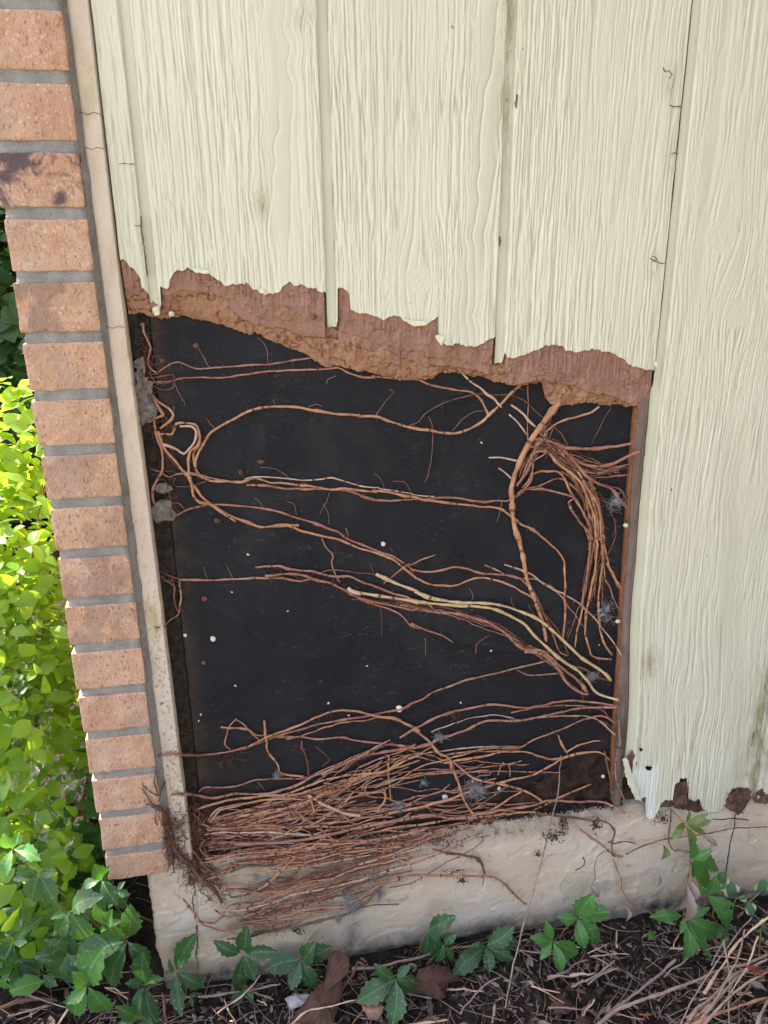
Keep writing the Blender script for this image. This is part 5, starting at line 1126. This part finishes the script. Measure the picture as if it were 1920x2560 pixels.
# ---------------- sticks on the ground
def stick(s,r,c,h,lab,grp=None,name='fallen_stick',cat='stick'):
    pp=pix(s); hs=np.linspace(h[0],h[1],len(pp)); pts=[Gp(px,py,z,-.012) for (px,py),z in zip(pp,hs)]
    return stem(None,r,r*.75,c,0,lab,grp,name,hair=.12,pts3=pts,wob=.0012,step=.005,cat=cat)
SG='loose thin twigs strewn on the soil'
big=[('J 640,870 760,775 860,730 1000,680 1150,620 1280,575 1400,520 1530,500 1659,440',2.2,'k',(.015,.05),'longest pale stick crossing the soil bottom right, rising rightward'),
('J 720,790 850,690 960,610 1110,465',1.9,'k',(.012,.03),'brown stick just above the longest stick, ending under the hanging leaf'),
('J 1180,870 1230,770 1330,690 1450,570 1600,500',2.6,'k',(.02,.06),'thick dark stick in the pile bottom right, forking up right'),
('J 1140,860 1210,720 1290,580 1380,450 1480,320 1560,225',1.0,'k',(.02,.10),'slim grey stick leaning steeply up through the pile'),
('J 1235,860 1350,720 1500,560 1659,465',2.0,'k',(.03,.07),'middle stick of the parallel three in the right pile'),
('J 1200,860 1400,780 1530,735 1659,690',2.0,'p',(.03,.05),'lowest reddish stick of the right pile running to the frame edge'),
('J 1270,860 1400,720 1520,620 1659,540',1.7,'k',(.04,.08),'upper stick of the parallel three in the right pile'),
('J 1387,360 1420,500 1430,650 1435,870',1.1,'k',(.10,.04),'upright thin stick left in the right pile'),
('J 1595,340 1540,500 1420,700',1.2,'w',(.11,.05),'pale slanting stick with a frayed foot at right'),
('J 1520,295 1480,450 1400,620 1320,760',1.2,'k',(.12,.04),'brown slanting stick left of the frayed pale one'),
('J 1659,215 1560,290 1450,400 1390,500 1280,680',1.8,'w',(.12,.03),'long weathered whitish stick rising to the right edge'),
('J 1280,680 1340,580 1370,530',1.8,'w',(.03,.05),'short broken white stick in the pile'),
('J 1600,860 1625,780 1659,710',2.2,'k',(.04,.05),'thick pale branch end at the right bottom corner'),
('J 590,622 640,580 700,545 772,522',1.5,'k',(.012,.02),'short grey forked twig in the middle of the soil'),
('J 692,450 680,500 684,540',1.2,'k',(.02,.015),'small upright twig above the forked one'),
('J 585,415 540,500 540,600 542,712',1.2,'d',(.02,.012),'olive bent twig under the fourth creeper leaf'),
('J 260,628 340,650 430,667',1.2,'w',(.012,.012),'pale short twig left of the round brown stain'),
('J 1305,800 1400,840 1480,850','1.0','k',(.03,.03),'thin twig stub near the bottom right'),
('J 30,850 42,735 40,800',1.3,'k',(.02,.03),'upright grey peg at the bottom left of the bare soil'),
('I 1310,795 1380,690 1450,620 1550,575',1.2,'k',(.02,.03),'grey bowed twig right of the second bark slab'),
('I 1000,860 1100,845 1230,825',1.8,'w',(.01,.01),'short bleached white stick at the bottom'),
('I 280,870 400,780 500,755 690,710',1.1,'w',(.04,.045),'pale curved stalk lying over the big bark slab'),
('I 740,515 700,485 660,560 600,660 550,760',1.5,'d',(.05,.04),'brown hooked twig crossing the head of the big bark slab'),
('I 660,530 790,515 900,490 1000,470 1200,420 1330,400 1400,385',1.7,'k',(.02,.02),'long brown root lying level along the base of the foundation'),
('H 1170,1025 1300,1010 1500,980 1659,950',1.7,'k',(.015,.015),'grey stick lying level below the left end of the foundation'),
('H 1325,1035 1350,1100 1400,1190',1.0,'w',(.012,.012),'thin white twig pointing down below the left creeper'),
('H 1290,1125 1450,1000 1540,900',.9,'w',(.02,.05),'thin pale twig rising right below the left creeper'),
('H 350,1190 430,1060 490,960 545,880',2.0,'w',(.02,.10),'stout pale stick rising through the leaves at far left'),
('H 0,880 50,915 100,965',1.6,'k',(.03,.03),'reddish stick at the far left edge'),
('H 40,1140 160,1105 290,1068',1.3,'k',(.02,.02),'grey stick at the bottom left corner'),
('H 120,1000 250,1040 400,1090 520,1100',1.2,'k',(.02,.02),'long thin stick crossing the lower left soil'),
('H 960,1000 975,1080 990,1170',2.0,'d',(.015,.015),'short thick root standing under the foundation corner'),
('H 0,1090 180,1040 340,1040',3.0,'d',(.01,.01),'thick half-buried root at the lower left')]
for s,r,c,h,l in big: stick(s,float(r),c,h,l)
for i in range(46):
    x=random.uniform(250,1640); y=random.uniform(330,840); a=random.gauss(.5,.9); L=random.uniform(70,330)
    if y-L*math.sin(a)*.5<250: continue
    pp=' '.join('%d,%d'%(x+L*t*math.cos(a)+random.gauss(0,5),y-L*t*math.sin(a)*.6+random.gauss(0,5)) for t in (-.5,-.1,.2,.5))
    stick('J '+pp,random.uniform(.6,1.5),random.choice('kkdpw'),(random.uniform(.008,.03),random.uniform(.01,.04)),'thin loose twig strewn on the soil right of the leaning twig',SG+' at right','fallen_twig','twig')
for i in range(26):
    c_=random.choice('HI'); x=random.uniform(0,1600); y=random.uniform(880,1180) if c_=='H' else random.uniform(600,850); a=random.uniform(-1,1.6); L=random.uniform(60,260)
    pp=' '.join('%d,%d'%(x+L*t*math.cos(a)+random.gauss(0,5),y-L*t*math.sin(a)*.6+random.gauss(0,5)) for t in (-.5,-.1,.2,.5))
    stick(c_+' '+pp,random.uniform(.5,1.3),random.choice('kkdw'),(random.uniform(.008,.02),random.uniform(.01,.02)),'thin loose twig strewn on the soil left of the leaning twig',SG+' at left','fallen_twig','twig')
# ---------------- bark-like slabs of rotten siding
def slab(s,hs,lab,mat=ROTF,th=.005,bend=.006):
    pp=pix(s); pts=[Vector(Gp(px,py,z,-.01)) for (px,py),z in zip(pp,hs)]
    out=[]
    for i in range(len(pts)):
        a=pts[i];b=pts[(i+1)%len(pts)]; k=max(1,int((b-a).length/.004))
        for j in range(k): out.append(a.lerp(b,j/k)+Vector((random.gauss(0,1),random.gauss(0,1),random.gauss(0,.5)))*.0008)
    return tag(plate('siding_slab',out,mat,None,th,bend=-bend),lab,'siding fragment')
SLB=m_fibre('slab_fibre',(.050,.027,.020),(.10,.055,.042),(.15,.09,.07),.8)
slab('I 535,430 570,420 640,470 640,550 600,600 590,700 545,860 330,870 270,860 330,790 400,690 440,640 510,600 530,540 525,470',[.11,.11,.10,.085,.07,.05,.02,.012,.012,.02,.035,.05,.06,.08,.10],'large dark brown torn siding slab leaning on the foundation at bottom centre',SLB)
slab('I 1060,530 1140,505 1230,510 1260,560 1325,590 1240,610 1215,690 1180,715 1090,680 1030,685 985,640 1040,600',[.045,.045,.04,.035,.03,.025,.02,.015,.02,.02,.025,.03],'rusty brown siding flake on the soil right of the leafy creeper',SLB)
slab('J 375,720 430,685 490,700 500,750 460,780 400,775',[.014]*6,'small round brown flake pressed in the soil',SLB,.003)
slab('J 515,810 560,780 610,820 590,870 530,870',[.02]*5,'brown flake at the bottom edge of the soil',SLB,.003)
slab('I 255,690 310,660 420,665 380,720 300,750',[.02,.025,.03,.03,.02],'grey flat leaf scrap beside the large slab',m_flat('grey_leaf',(.20,.20,.21),(.32,.32,.33),90,.8),.0015)
slab('I 690,740 760,715 830,760 800,830 740,835 710,790',[.03,.04,.04,.03,.02,.02],'crumpled tan dead leaf beside the leafy creeper',m_flat('tan_leaf',(.28,.16,.10),(.38,.25,.17),90,.8,.8,.2),.001,.012)
# ============================================================ LEAVES
LF_D=m_leaf('creeper_leaf',(.017,.062,.024),(.030,.095,.032),(.10,.30,.02),.24,vein=(.11,.25,.09))
LF_M=m_leaf('creeper_leaf_fresh',(.040,.150,.038),(.065,.21,.045),(.16,.42,.03),.28,vein=(.18,.38,.12))
LF_Y=m_leaf('creeper_leaf_young',(.10,.22,.045),(.16,.22,.07),(.28,.40,.05),.35,vein=(.26,.20,.10))
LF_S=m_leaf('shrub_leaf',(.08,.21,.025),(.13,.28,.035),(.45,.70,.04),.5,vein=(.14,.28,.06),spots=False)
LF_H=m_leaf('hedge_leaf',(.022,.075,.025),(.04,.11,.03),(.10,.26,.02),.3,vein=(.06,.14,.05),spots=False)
def leafshape(n=11):
    ts=np.linspace(0,1,n); w=np.interp(ts,[0,.06,.2,.4,.6,.8,.93,1],[0.02,.22,.66,.97,1,.62,.22,0]); return ts,w
def leaflet(V,Fc,UV,base,tip,wr,N,serr=1,droop=.12,fold=.28,n=13,skew=0):
    base=Vector(base);tip=Vector(tip); ax=tip-base; L=ax.length; t_=ax.normalized(); sd=t_.cross(Vector(N)).normalized(); nn=sd.cross(t_).normalized()
    ts,w=leafshape(n); W_=L*wr; b=len(V); cur=random.gauss(0,.05)
    for i,(t,ww) in enumerate(zip(ts,w)):
        c=base+ax*t+nn*(L*droop*(math.sin(t*math.pi)-.6*t*t))+sd*(L*(cur+skew)*math.sin(t*math.pi))
        se=1
        if serr and .25<t<.97: se=1.10 if i%2 else .90
        for k in (-1,-.55,0,.55,1):
            a=abs(k); off=W_*ww*k*(se if a==1 else 1)
            q=c+sd*off+nn*(a*W_*ww*fold)+nn*(mnoise.noise(Vector((c+sd*off))*55)*L*.035)
            if a==1 and serr and i%2 and t<.97: q+=t_*L*.028
            V.append(q); UV.append((k*.5*ww,t))
    for i in range(n-1):
        for k in range(4):
            o=b+i*5+k; Fc.append((o,o+1,o+6,o+5))
VIEW=Vector(-RM[:,2]) ; UPV=Vector((0,0,1))
STALK=m_stem('leaf_stalk',(.20,.22,.07),(.26,.18,.08),(.30,.16,.09))
def creeper(c,tips,lab,mat=None,h=.05,root=None,wr=.27,Y=None,grp=None,dh=.02,serr=1,name='creeper_plant',cat='creeper'):
    """one palmate leaf spray: centre pixel, leaflet tip pixels; every leaflet its own part"""
    mat=mat or LF_D; cp=pix(c)[0]
    C=Vector(P(*cp,Y)) if Y is not None else Vector(Gp(*cp,h))
    if C.z<.02 and Y is not None: C=Vector(Gp(*cp,.03))
    # stalk
    foot=Vector(root) if root is not None else Vector((C.x+random.uniform(-.03,.03),min(C.y+.015,-.012) if C.x>-.2 else C.y+.03+C.z*.55,.0))
    mid=(C+foot)/2+Vector((random.uniform(-.012,.012),-.004,.004))
    R_=empty(name,tuple(foot)); tag(R_,lab,cat,grp)
    V=[];Fc=[]; q=crom([np.array(foot),np.array(mid),np.array(C)],.006); tube(V,Fc,q,np.linspace(.0014,.0008,len(q)),6); meshobj('stalk',V,Fc,STALK,R_)
    for tp in pix(tips):
        yy=C.y+random.uniform(-.018,.006); T=Vector(P(*tp,yy))
        if T.z<.012: T=Vector(Gp(*tp,.012+random.random()*.008,None))
        if T.x>-.19 and T.y>-.012: T=Vector(P(*tp,-.013))
        d=(T-C); w=wr*random.uniform(.72,.98); b=C+d*.05
        N=(VIEW*.9+UPV*.7+Vector((random.gauss(0,.22),random.gauss(0,.15),random.gauss(0,.15)))).normalized()
        V=[];Fc=[];UV=[]; leaflet(V,Fc,UV,b,T,w,N,serr,random.uniform(.02,.13)); meshobj('leaflet',V,Fc,mat,R_,uv=UV)
        V=[];Fc=[]
    return R_
creeper('H 1040,875','H 1165,650 1215,968 1075,1145 972,885 1000,800','creeper with long narrow top leaflet growing at the left foot of the foundation',h=.06,wr=.22)
creeper('H 1130,1010','H 1145,1075 1165,1000','tiny two-leaf creeper shoot below the foundation corner',h=.02,wr=.33)
creeper('H 750,690','H 770,475 885,850 640,960 425,830 615,560','largest dark creeper spray left of the foundation corner',h=.15,wr=.30)
creeper('H 862,955','H 845,755 965,920 790,1075 935,1185 740,945','creeper standing directly left of the foundation bottom corner',h=.07,wr=.27)
creeper('H 830,1145','H 688,1085 700,1190 905,1190 830,1020','creeper cut by the bottom edge left of the bare soil',h=.05,wr=.3)
creeper('H 520,955','H 610,740 640,1115 395,1065 440,1140 430,880','creeper with bright lower leaves on the pale stick at left',LF_M,h=.09,wr=.31)
creeper('H 400,765','H 200,790 500,900 265,690 380,945','flat dark creeper spray in the left undergrowth',h=.12,wr=.30)
creeper('H 250,890','H 105,805 245,740 110,975 340,960','small creeper low at the far left',h=.07,wr=.30)
creeper('H 415,520','H 600,430 300,560 530,690 350,665 520,465','creeper spray in the middle left below the sunny leaves',h=.26,wr=.3)
creeper('H 640,600','H 560,470 660,510 720,575 600,640','yellowish-edged creeper leaf behind the largest dark spray',LF_M,h=.21,wr=.3)
creeper('H 230,290','H 75,330 330,470 180,460 120,300 340,290','creeper spray with hanging leaflets under the brick base at far left',h=.36,wr=.3)
creeper('H 75,145','H 20,60 240,215 10,330 110,60','topmost left creeper leaves touched by sun',LF_M,h=.42,wr=.3)
creeper('H 600,330','H 650,250 480,400 700,480 560,240','shaded creeper leaves tucked under the brick base',h=.27,wr=.3)
creeper('H 80,700','H 0,690 160,700 60,830 0,800','dark broad leaves at the left frame edge',h=.16,wr=.34)
creeper('H 690,400','H 740,340 640,500 770,420','narrow dark leaf pair right beneath the last brick',h=.24,wr=.3)
creeper('H 1440,765','H 1265,690 1455,610 1650,765 1512,930 1425,985','creeper left of centre with a narrow upright leaflet over the foundation',Y=-.035,wr=.24)
creeper('H 1455,985','H 1360,1060 1500,1050 1440,960','small low leaves beneath the left of centre creeper',h=.03,wr=.3)
creeper('I 365,470','I 545,395 470,640 150,535 300,655 440,370','dark broad creeper against the foundation beside the large slab',Y=-.03,wr=.31)
creeper('I 925,585','I 795,495 690,725 900,870 1062,620 1010,505 1010,672','big five-leaf creeper in front of the two slabs at bottom centre',h=.06,wr=.29)
creeper('I 1110,300','I 1275,215 1090,448 1170,480 1190,390','creeper with one big tilted leaflet on the foundation right of centre',Y=-.03,wr=.30)
creeper('I 1210,388','I 1288,315 1155,485 1268,470','small three-leaf creeper beside the one with the tilted leaflet',Y=-.045,wr=.30)
creeper('I 1455,390','I 1625,275 1260,572 1355,400 1622,470 1480,552 1650,370','ragged insect-eaten creeper left of the leaning twig',Y=-.04,wr=.28)
creeper('J 385,360','J 345,240 250,340 312,472 437,562 537,430','bright small five-leaf creeper just right of the leaning twig',LF_M,h=.05,wr=.27)
creeper('J 530,225','J 632,88 730,190 408,215 578,412 670,380','upright creeper with broad leaflets before the foundation right part',LF_M,Y=-.035,wr=.30)
FR=P(*pix('G 850,905')[0],-.01)
creeper('G 960,1790','G 680,1800 930,1940 960,2190 1190,2150 1290,1910 1180,1720 1090,1700','large bright green creeper leaves hanging over the soil at lower right',LF_M,Y=-.07,wr=.21,root=P(*pix('G 1000,1440')[0],-.02))
creeper('G 1150,1625','G 1080,1545 1385,1690 1335,1910 1225,1450','bright creeper spray above the large hanging leaves',LF_M,Y=-.055,wr=.22,root=P(*pix('G 1010,1330')[0],-.02))
creeper('G 1022,1325','G 1255,1415 1180,1540 1040,1480 1195,1235 1035,1170','middle bright creeper spray on the right foundation',LF_M,Y=-.04,wr=.22,root=P(*pix('G 900,1240')[0],-.015))
creeper('G 975,1030','G 1195,1000 1145,1110 1035,1250 855,1165 1010,915 1165,940 900,1060','young reddish-green creeper leaves under the rotten notch',LF_Y,Y=-.035,wr=.18,root=FR)
creeper('G 1330,1900','G 1260,2050 1400,1880 1230,1980','small leaves deep behind the large hanging ones',LF_D,h=.04,wr=.28)
creeper('G 700,1920','G 670,1985 735,1935','tiny round leaf left below the large hanging ones',LF_M,Y=-.06,wr=.36,serr=0)
creeper('J 1620,280','J 1600,220 1659,255 1590,310 1659,330','dark leaf tips entering at the right edge',LF_D,h=.08,wr=.26)
REDL=m_leaf('red_leaf',(.22,.05,.03),(.30,.09,.05),(.4,.08,.04),.3,vein=(.3,.15,.1))
creeper('J 1590,545','J 1530,510 1560,600 1640,580 1600,500 1650,540','small rust-red seedling leaves over the stick pile',REDL,h=.08,wr=.16)
creeper('J 930,800','J 890,795 910,840 960,830 975,795','small rust-red seedling leaves at the bottom edge',REDL,h=.02,wr=.16)
def leafcard(c,t,w,lab,mat,cat='leaf',Y=-.04,name='dried_leaf',serr=1):
    a=Vector(P(*pix(c)[0],Y)); b=Vector(P(*pix(t)[0],Y-.012)); V=[];Fc=[];UV=[]; leaflet(V,Fc,UV,a,b,w,(VIEW+Vector((.4,0,0))).normalized(),serr,.16,.75,15)
    return tag(meshobj(name,V,Fc,mat,uv=UV),lab,cat)
DL=m_leaf('dry_leaf',(.24,.175,.135),(.38,.30,.245),(.4,.3,.25),.2,vein=(.5,.46,.44),spots=False)
leafcard('G 985,1530','G 960,1865',.16,'long withered silvery leaf hanging before the large green leaves',DL,Y=-.075)
leafcard('G 1000,1490','G 1040,1690',.20,'second withered greyish-pink leaf hanging right of the silvery one',DL,Y=-.07)
leafcard('G 985,1500','G 880,1770',.13,'folded brown-grey leaf hanging left of the silvery one',DL,Y=-.05)
leafcard('G 190,1540','G 260,1640',.28,'curled dead leaf hanging on the wriggly stem of the foundation',DL,Y=-.02)
leafcard('G 475,1700','G 485,1840',.16,'shrivelled pinkish leaf hanging under the foundation knot',DL,Y=-.02)
leafcard('G 1100,1110','G 1245,1215',.14,'dark withered leaf tip right of the young leaves',DL,Y=-.03)
leafcard('G 790,1200','G 780,1330',.33,'small faded green leaf on the foundation left of the middle spray',LF_Y,Y=-.02,serr=0)
leafcard('G 750,1450','G 740,1560',.30,'faded brown leaf on the foundation under the small faded green one',DL,Y=-.02)
# variegated ivy
def m_varieg():
    k=m_leaf('variegated_leaf',(.05,.16,.07),(.09,.22,.10),(.2,.4,.15),.25,vein=(.12,.25,.12),spots=False); t=k.node_tree
    uv=[n for n in t.nodes if n.type=='SEPXYZ'][0]; b=t.nodes['Principled BSDF']; src=b.inputs['Base Color'].links[0].from_socket
    ab=t.nodes.new('ShaderNodeMath'); ab.operation='ABSOLUTE'; t.links.new(uv.outputs[0],ab.inputs[0])
    nz=t.nodes.new('ShaderNodeTexNoise'); nz.inputs['Scale'].default_value=70; ad=t.nodes.new('ShaderNodeMath'); ad.operation='MULTIPLY_ADD'; ad.inputs[1].default_value=.30
    t.links.new(nz.outputs[0],ad.inputs[0]); t.links.new(ab.outputs[0],ad.inputs[2])
    mr=t.nodes.new('ShaderNodeMapRange'); mr.inputs[1].default_value=.44; mr.inputs[2].default_value=.48; t.links.new(ad.outputs[0],mr.inputs[0])
    mx=t.nodes.new('ShaderNodeMix'); mx.data_type='RGBA'; mx.inputs[7].default_value=(.62,.64,.42,1); t.links.new(mr.outputs[0],mx.inputs[0]); t.links.new(src,mx.inputs[6]); t.links.new(mx.outputs[2],b.inputs['Base Color']); return k
LV=m_varieg()
def ivy(lst,lab,Y):
    pts=[(pix(a)[0],pix(b)[0]) for a,b in lst]; c0=Vector(P(*pts[0][0],Y)); R_=empty('ivy_sprig',(c0.x,c0.y,.0)); tag(R_,lab,'ivy')
    q=[np.array([c0.x+.01,c0.y+.02,.0])]+[np.array(P(*a,Y)) for a,b in pts]; V=[];Fc=[]; q=crom(q,.006); tube(V,Fc,q,np.full(len(q),.0011),5); meshobj('stem',V,Fc,STALK,R_)
    for a,b in pts:
        V=[];Fc=[];UV=[]; leaflet(V,Fc,UV,P(*a,Y),P(*b,Y-.006),.42,(VIEW+Vector((random.gauss(0,.25),0,random.gauss(0,.25)))).normalized(),0,.05,.18,9); meshobj('leaf',V,Fc,LV,R_,uv=UV)
ivy([('G 1400,1640','G 1500,1625'),('G 1485,1680','G 1540,1780'),('G 1600,1590','G 1630,1490')],'variegated ivy with cream-edged round leaves at the right below the groove',-.06)
ivy([('G 1265,1520','G 1290,1425'),('G 1250,1560','G 1310,1550'),('G 1340,1500','G 1385,1640')],'variegated ivy sprig just right of the bright creeper sprays',-.045)
ivy([('H 20,600','H 130,500'),('H 25,620','H 82,650'),('H 15,610','H 0,520')],'variegated cream-edged leaves at the left frame edge',.02)
# ============================================================ SHRUBS AT LEFT
def scatter(n,fn,size,mat,name,parent,serr=0,wr=.34,nseg=7,face=None,jit=.55):
    V=[];Fc=[];UV=[]
    for i in range(n):
        p,out=fn(); L=size*random.uniform(.6,1.25)
        d=Vector((random.gauss(0,1),random.gauss(0,1),random.gauss(-.15,.6))).normalized()
        N=(Vector(out)*.7+UPV*.8+Vector((random.gauss(0,jit),random.gauss(0,jit),random.gauss(0,jit)))).normalized()
        d=(d-N*d.dot(N)).normalized(); c=Vector(p); leaflet(V,Fc,UV,c-d*L/2,c+d*L/2,wr*random.uniform(.85,1.2),N,serr,.06,.16,nseg)
    return meshobj(name,V,Fc,mat,parent,uv=UV)
def blobs(bl,shell=.55):
    tot=[b[3] for b in bl]
    def f():
        b=random.choices(bl,tot)[0]; d=Vector((random.gauss(0,1),random.gauss(0,1),random.gauss(0,1))).normalized(); r=shell+(1-shell)*random.random()**.6
        lum=1+.35*mnoise.noise(d*2.2+Vector(b[0]))
        return (b[0][0]+d.x*b[1]*r*lum,b[0][1]+d.y*b[1]*r*lum,max(.01,b[0][2]+d.z*b[2]*r*lum)),d
    return f
def branches(name,foot,tips,r,mat,parent):
    V=[];Fc=[]
    for t in tips:
        a=np.array(foot,float);b=np.array(t,float); m_=(a+b)/2+rng.normal(0,.03,3); q=crom([a,m_,b],.02); tube(V,Fc,q,np.linspace(r,r*.25,len(q)),6)
        for k in range(5):
            s=q[int(len(q)*random.uniform(.3,.9))]; e=s+rng.normal(0,.05,3)+np.array([0,0,.02]); tube(V,Fc,crom([s,(s+e)/2+rng.normal(0,.006,3),e],.01),np.linspace(r*.3,r*.12,len(crom([s,(s+e)/2,e],.01))) if False else np.full(len(crom([s,(s+e)/2,e],.01)),r*.2)[:0] if False else np.linspace(r*.3,r*.12,len(crom([s,(s+e)/2+np.zeros(3),e],.01))),4) if False else None
    return meshobj(name,V,Fc,mat,parent)
BR=m_stem('branch',(.20,.15,.10),(.26,.20,.14),(.30,.25,.18))
def shrub(lab,foot,bl,n,size,mat,serr=0,wr=.34,name='leafy_shrub',cat='shrub',twigs=10):
    R_=empty(name,foot); tag(R_,lab,cat)
    f=blobs(bl); tips=[f()[0] for _ in range(twigs)]; branches('branches',foot,tips,.005,BR,R_)
    scatter(n,f,size,mat,'foliage',R_,serr,wr); return R_
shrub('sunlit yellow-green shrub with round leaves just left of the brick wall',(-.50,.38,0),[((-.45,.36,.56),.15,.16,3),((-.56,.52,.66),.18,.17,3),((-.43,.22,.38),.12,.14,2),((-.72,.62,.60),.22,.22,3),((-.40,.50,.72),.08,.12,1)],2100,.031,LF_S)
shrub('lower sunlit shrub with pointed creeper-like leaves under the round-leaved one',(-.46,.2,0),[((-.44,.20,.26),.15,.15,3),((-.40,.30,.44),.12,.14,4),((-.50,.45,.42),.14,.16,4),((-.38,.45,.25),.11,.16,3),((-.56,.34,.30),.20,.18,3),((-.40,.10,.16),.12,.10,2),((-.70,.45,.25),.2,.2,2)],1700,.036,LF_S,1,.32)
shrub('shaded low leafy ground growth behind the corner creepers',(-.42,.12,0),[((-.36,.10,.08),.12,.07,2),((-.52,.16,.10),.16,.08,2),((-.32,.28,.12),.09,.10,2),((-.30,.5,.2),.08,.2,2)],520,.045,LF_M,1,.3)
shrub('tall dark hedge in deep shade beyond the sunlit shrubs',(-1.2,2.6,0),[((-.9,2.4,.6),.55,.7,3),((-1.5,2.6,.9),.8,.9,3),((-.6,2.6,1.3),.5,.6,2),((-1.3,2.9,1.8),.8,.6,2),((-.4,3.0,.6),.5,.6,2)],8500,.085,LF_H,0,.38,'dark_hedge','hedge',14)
# tree whose crown shades the corner from outside the picture
def offtree(cen,lab,n,r):
    R_=empty('shade_tree',(cen[0]-.2,cen[1]+.1,0)); tag(R_,lab,'tree')
    V=[];Fc=[]; q=crom([np.array([cen[0]-.2,cen[1]+.1,0]),np.array([cen[0]-.1,cen[1],cen[2]*.5]),np.array(cen)],.1); tube(V,Fc,q,np.linspace(.06,.03,len(q)),8); meshobj('trunk',V,Fc,BR,R_)
    scatter(n,blobs([((cen[0],cen[1],cen[2]),r,r*.75,3)],.2),.09,LF_H,'crown',R_,1,.36,7)
t=2.3; c=np.array([-.40,-.14,.02])+SUN*t; offtree(tuple(c),'small leafy tree left of the wall, outside the picture',300,.36)
# crumpled sheet of web lying in the shrub
def m_web():
    k=M('web_sheet',.35,.6); k.col((.80,.80,.80)); a=k.ramp(k.noise(38,(1,1,.5),6,.75,1.5),.50,.68,0,.8); tr=k.N('ShaderNodeBsdfTransparent'); mx=k.N('ShaderNodeMixShader'); k.L(a,mx.inputs[0]); k.L(tr.outputs[0],mx.inputs[1]); k.L(k.b.outputs[0],mx.inputs[2]); k.L(mx.outputs[0],k.t.nodes['Material Output'].inputs[0]); k.bump(k.noise(60,(1,1,1),4),1,.01); return k.m
WS=m_web()
for s,w,h_,Yd,lab in (('X 30,930',.05,.06,.18,'white silky web sheet spread over the shrub, upper larger patch'),('X 150,1440',.035,.045,.14,'white silky web sheet in the shrub, lower smaller patch'),('X 340,1850',.05,.05,.12,'small glinting web patch near the brick base')):
    c=P(*pix(s)[0],Yd); u=np.linspace(-1,1,40); U,V_=np.meshgrid(u,u); k=.5+.5*fbm(U*2+c[2]*9,V_*2,300)
    Xg=c[0]+U*w*k; Zg=c[2]+V_*h_*k; Yg=c[1]+.09*V_+.05*fbm(U*3,V_*3,301)+.02*fbm(U*12,V_*12,302); rr=(U**2+V_**2)
    gridmesh('web_sheet',np.stack([Xg,Yg,Zg],-1),WS,mask=(rr<1)[:-1,:-1])
    o=bpy.context.scene.collection.objects[-1]; tag(o,lab,'web sheet')
# unseen wall added right of the picture to keep light from that side low
pw=empty('blocker_wall',(1.25,-.8,0)); tag(pw,'dark unseen wall added right outside the picture to block light','wall')
V=[];Fc=[]; box(V,Fc,(1.25,-2.4,-.02),(1.4,-.02,2.5)); meshobj('wall_body',V,Fc,m_flat('blocker_dark',(.10,.09,.07),(.14,.12,.10),20,.8,.3),pw,sm=False)
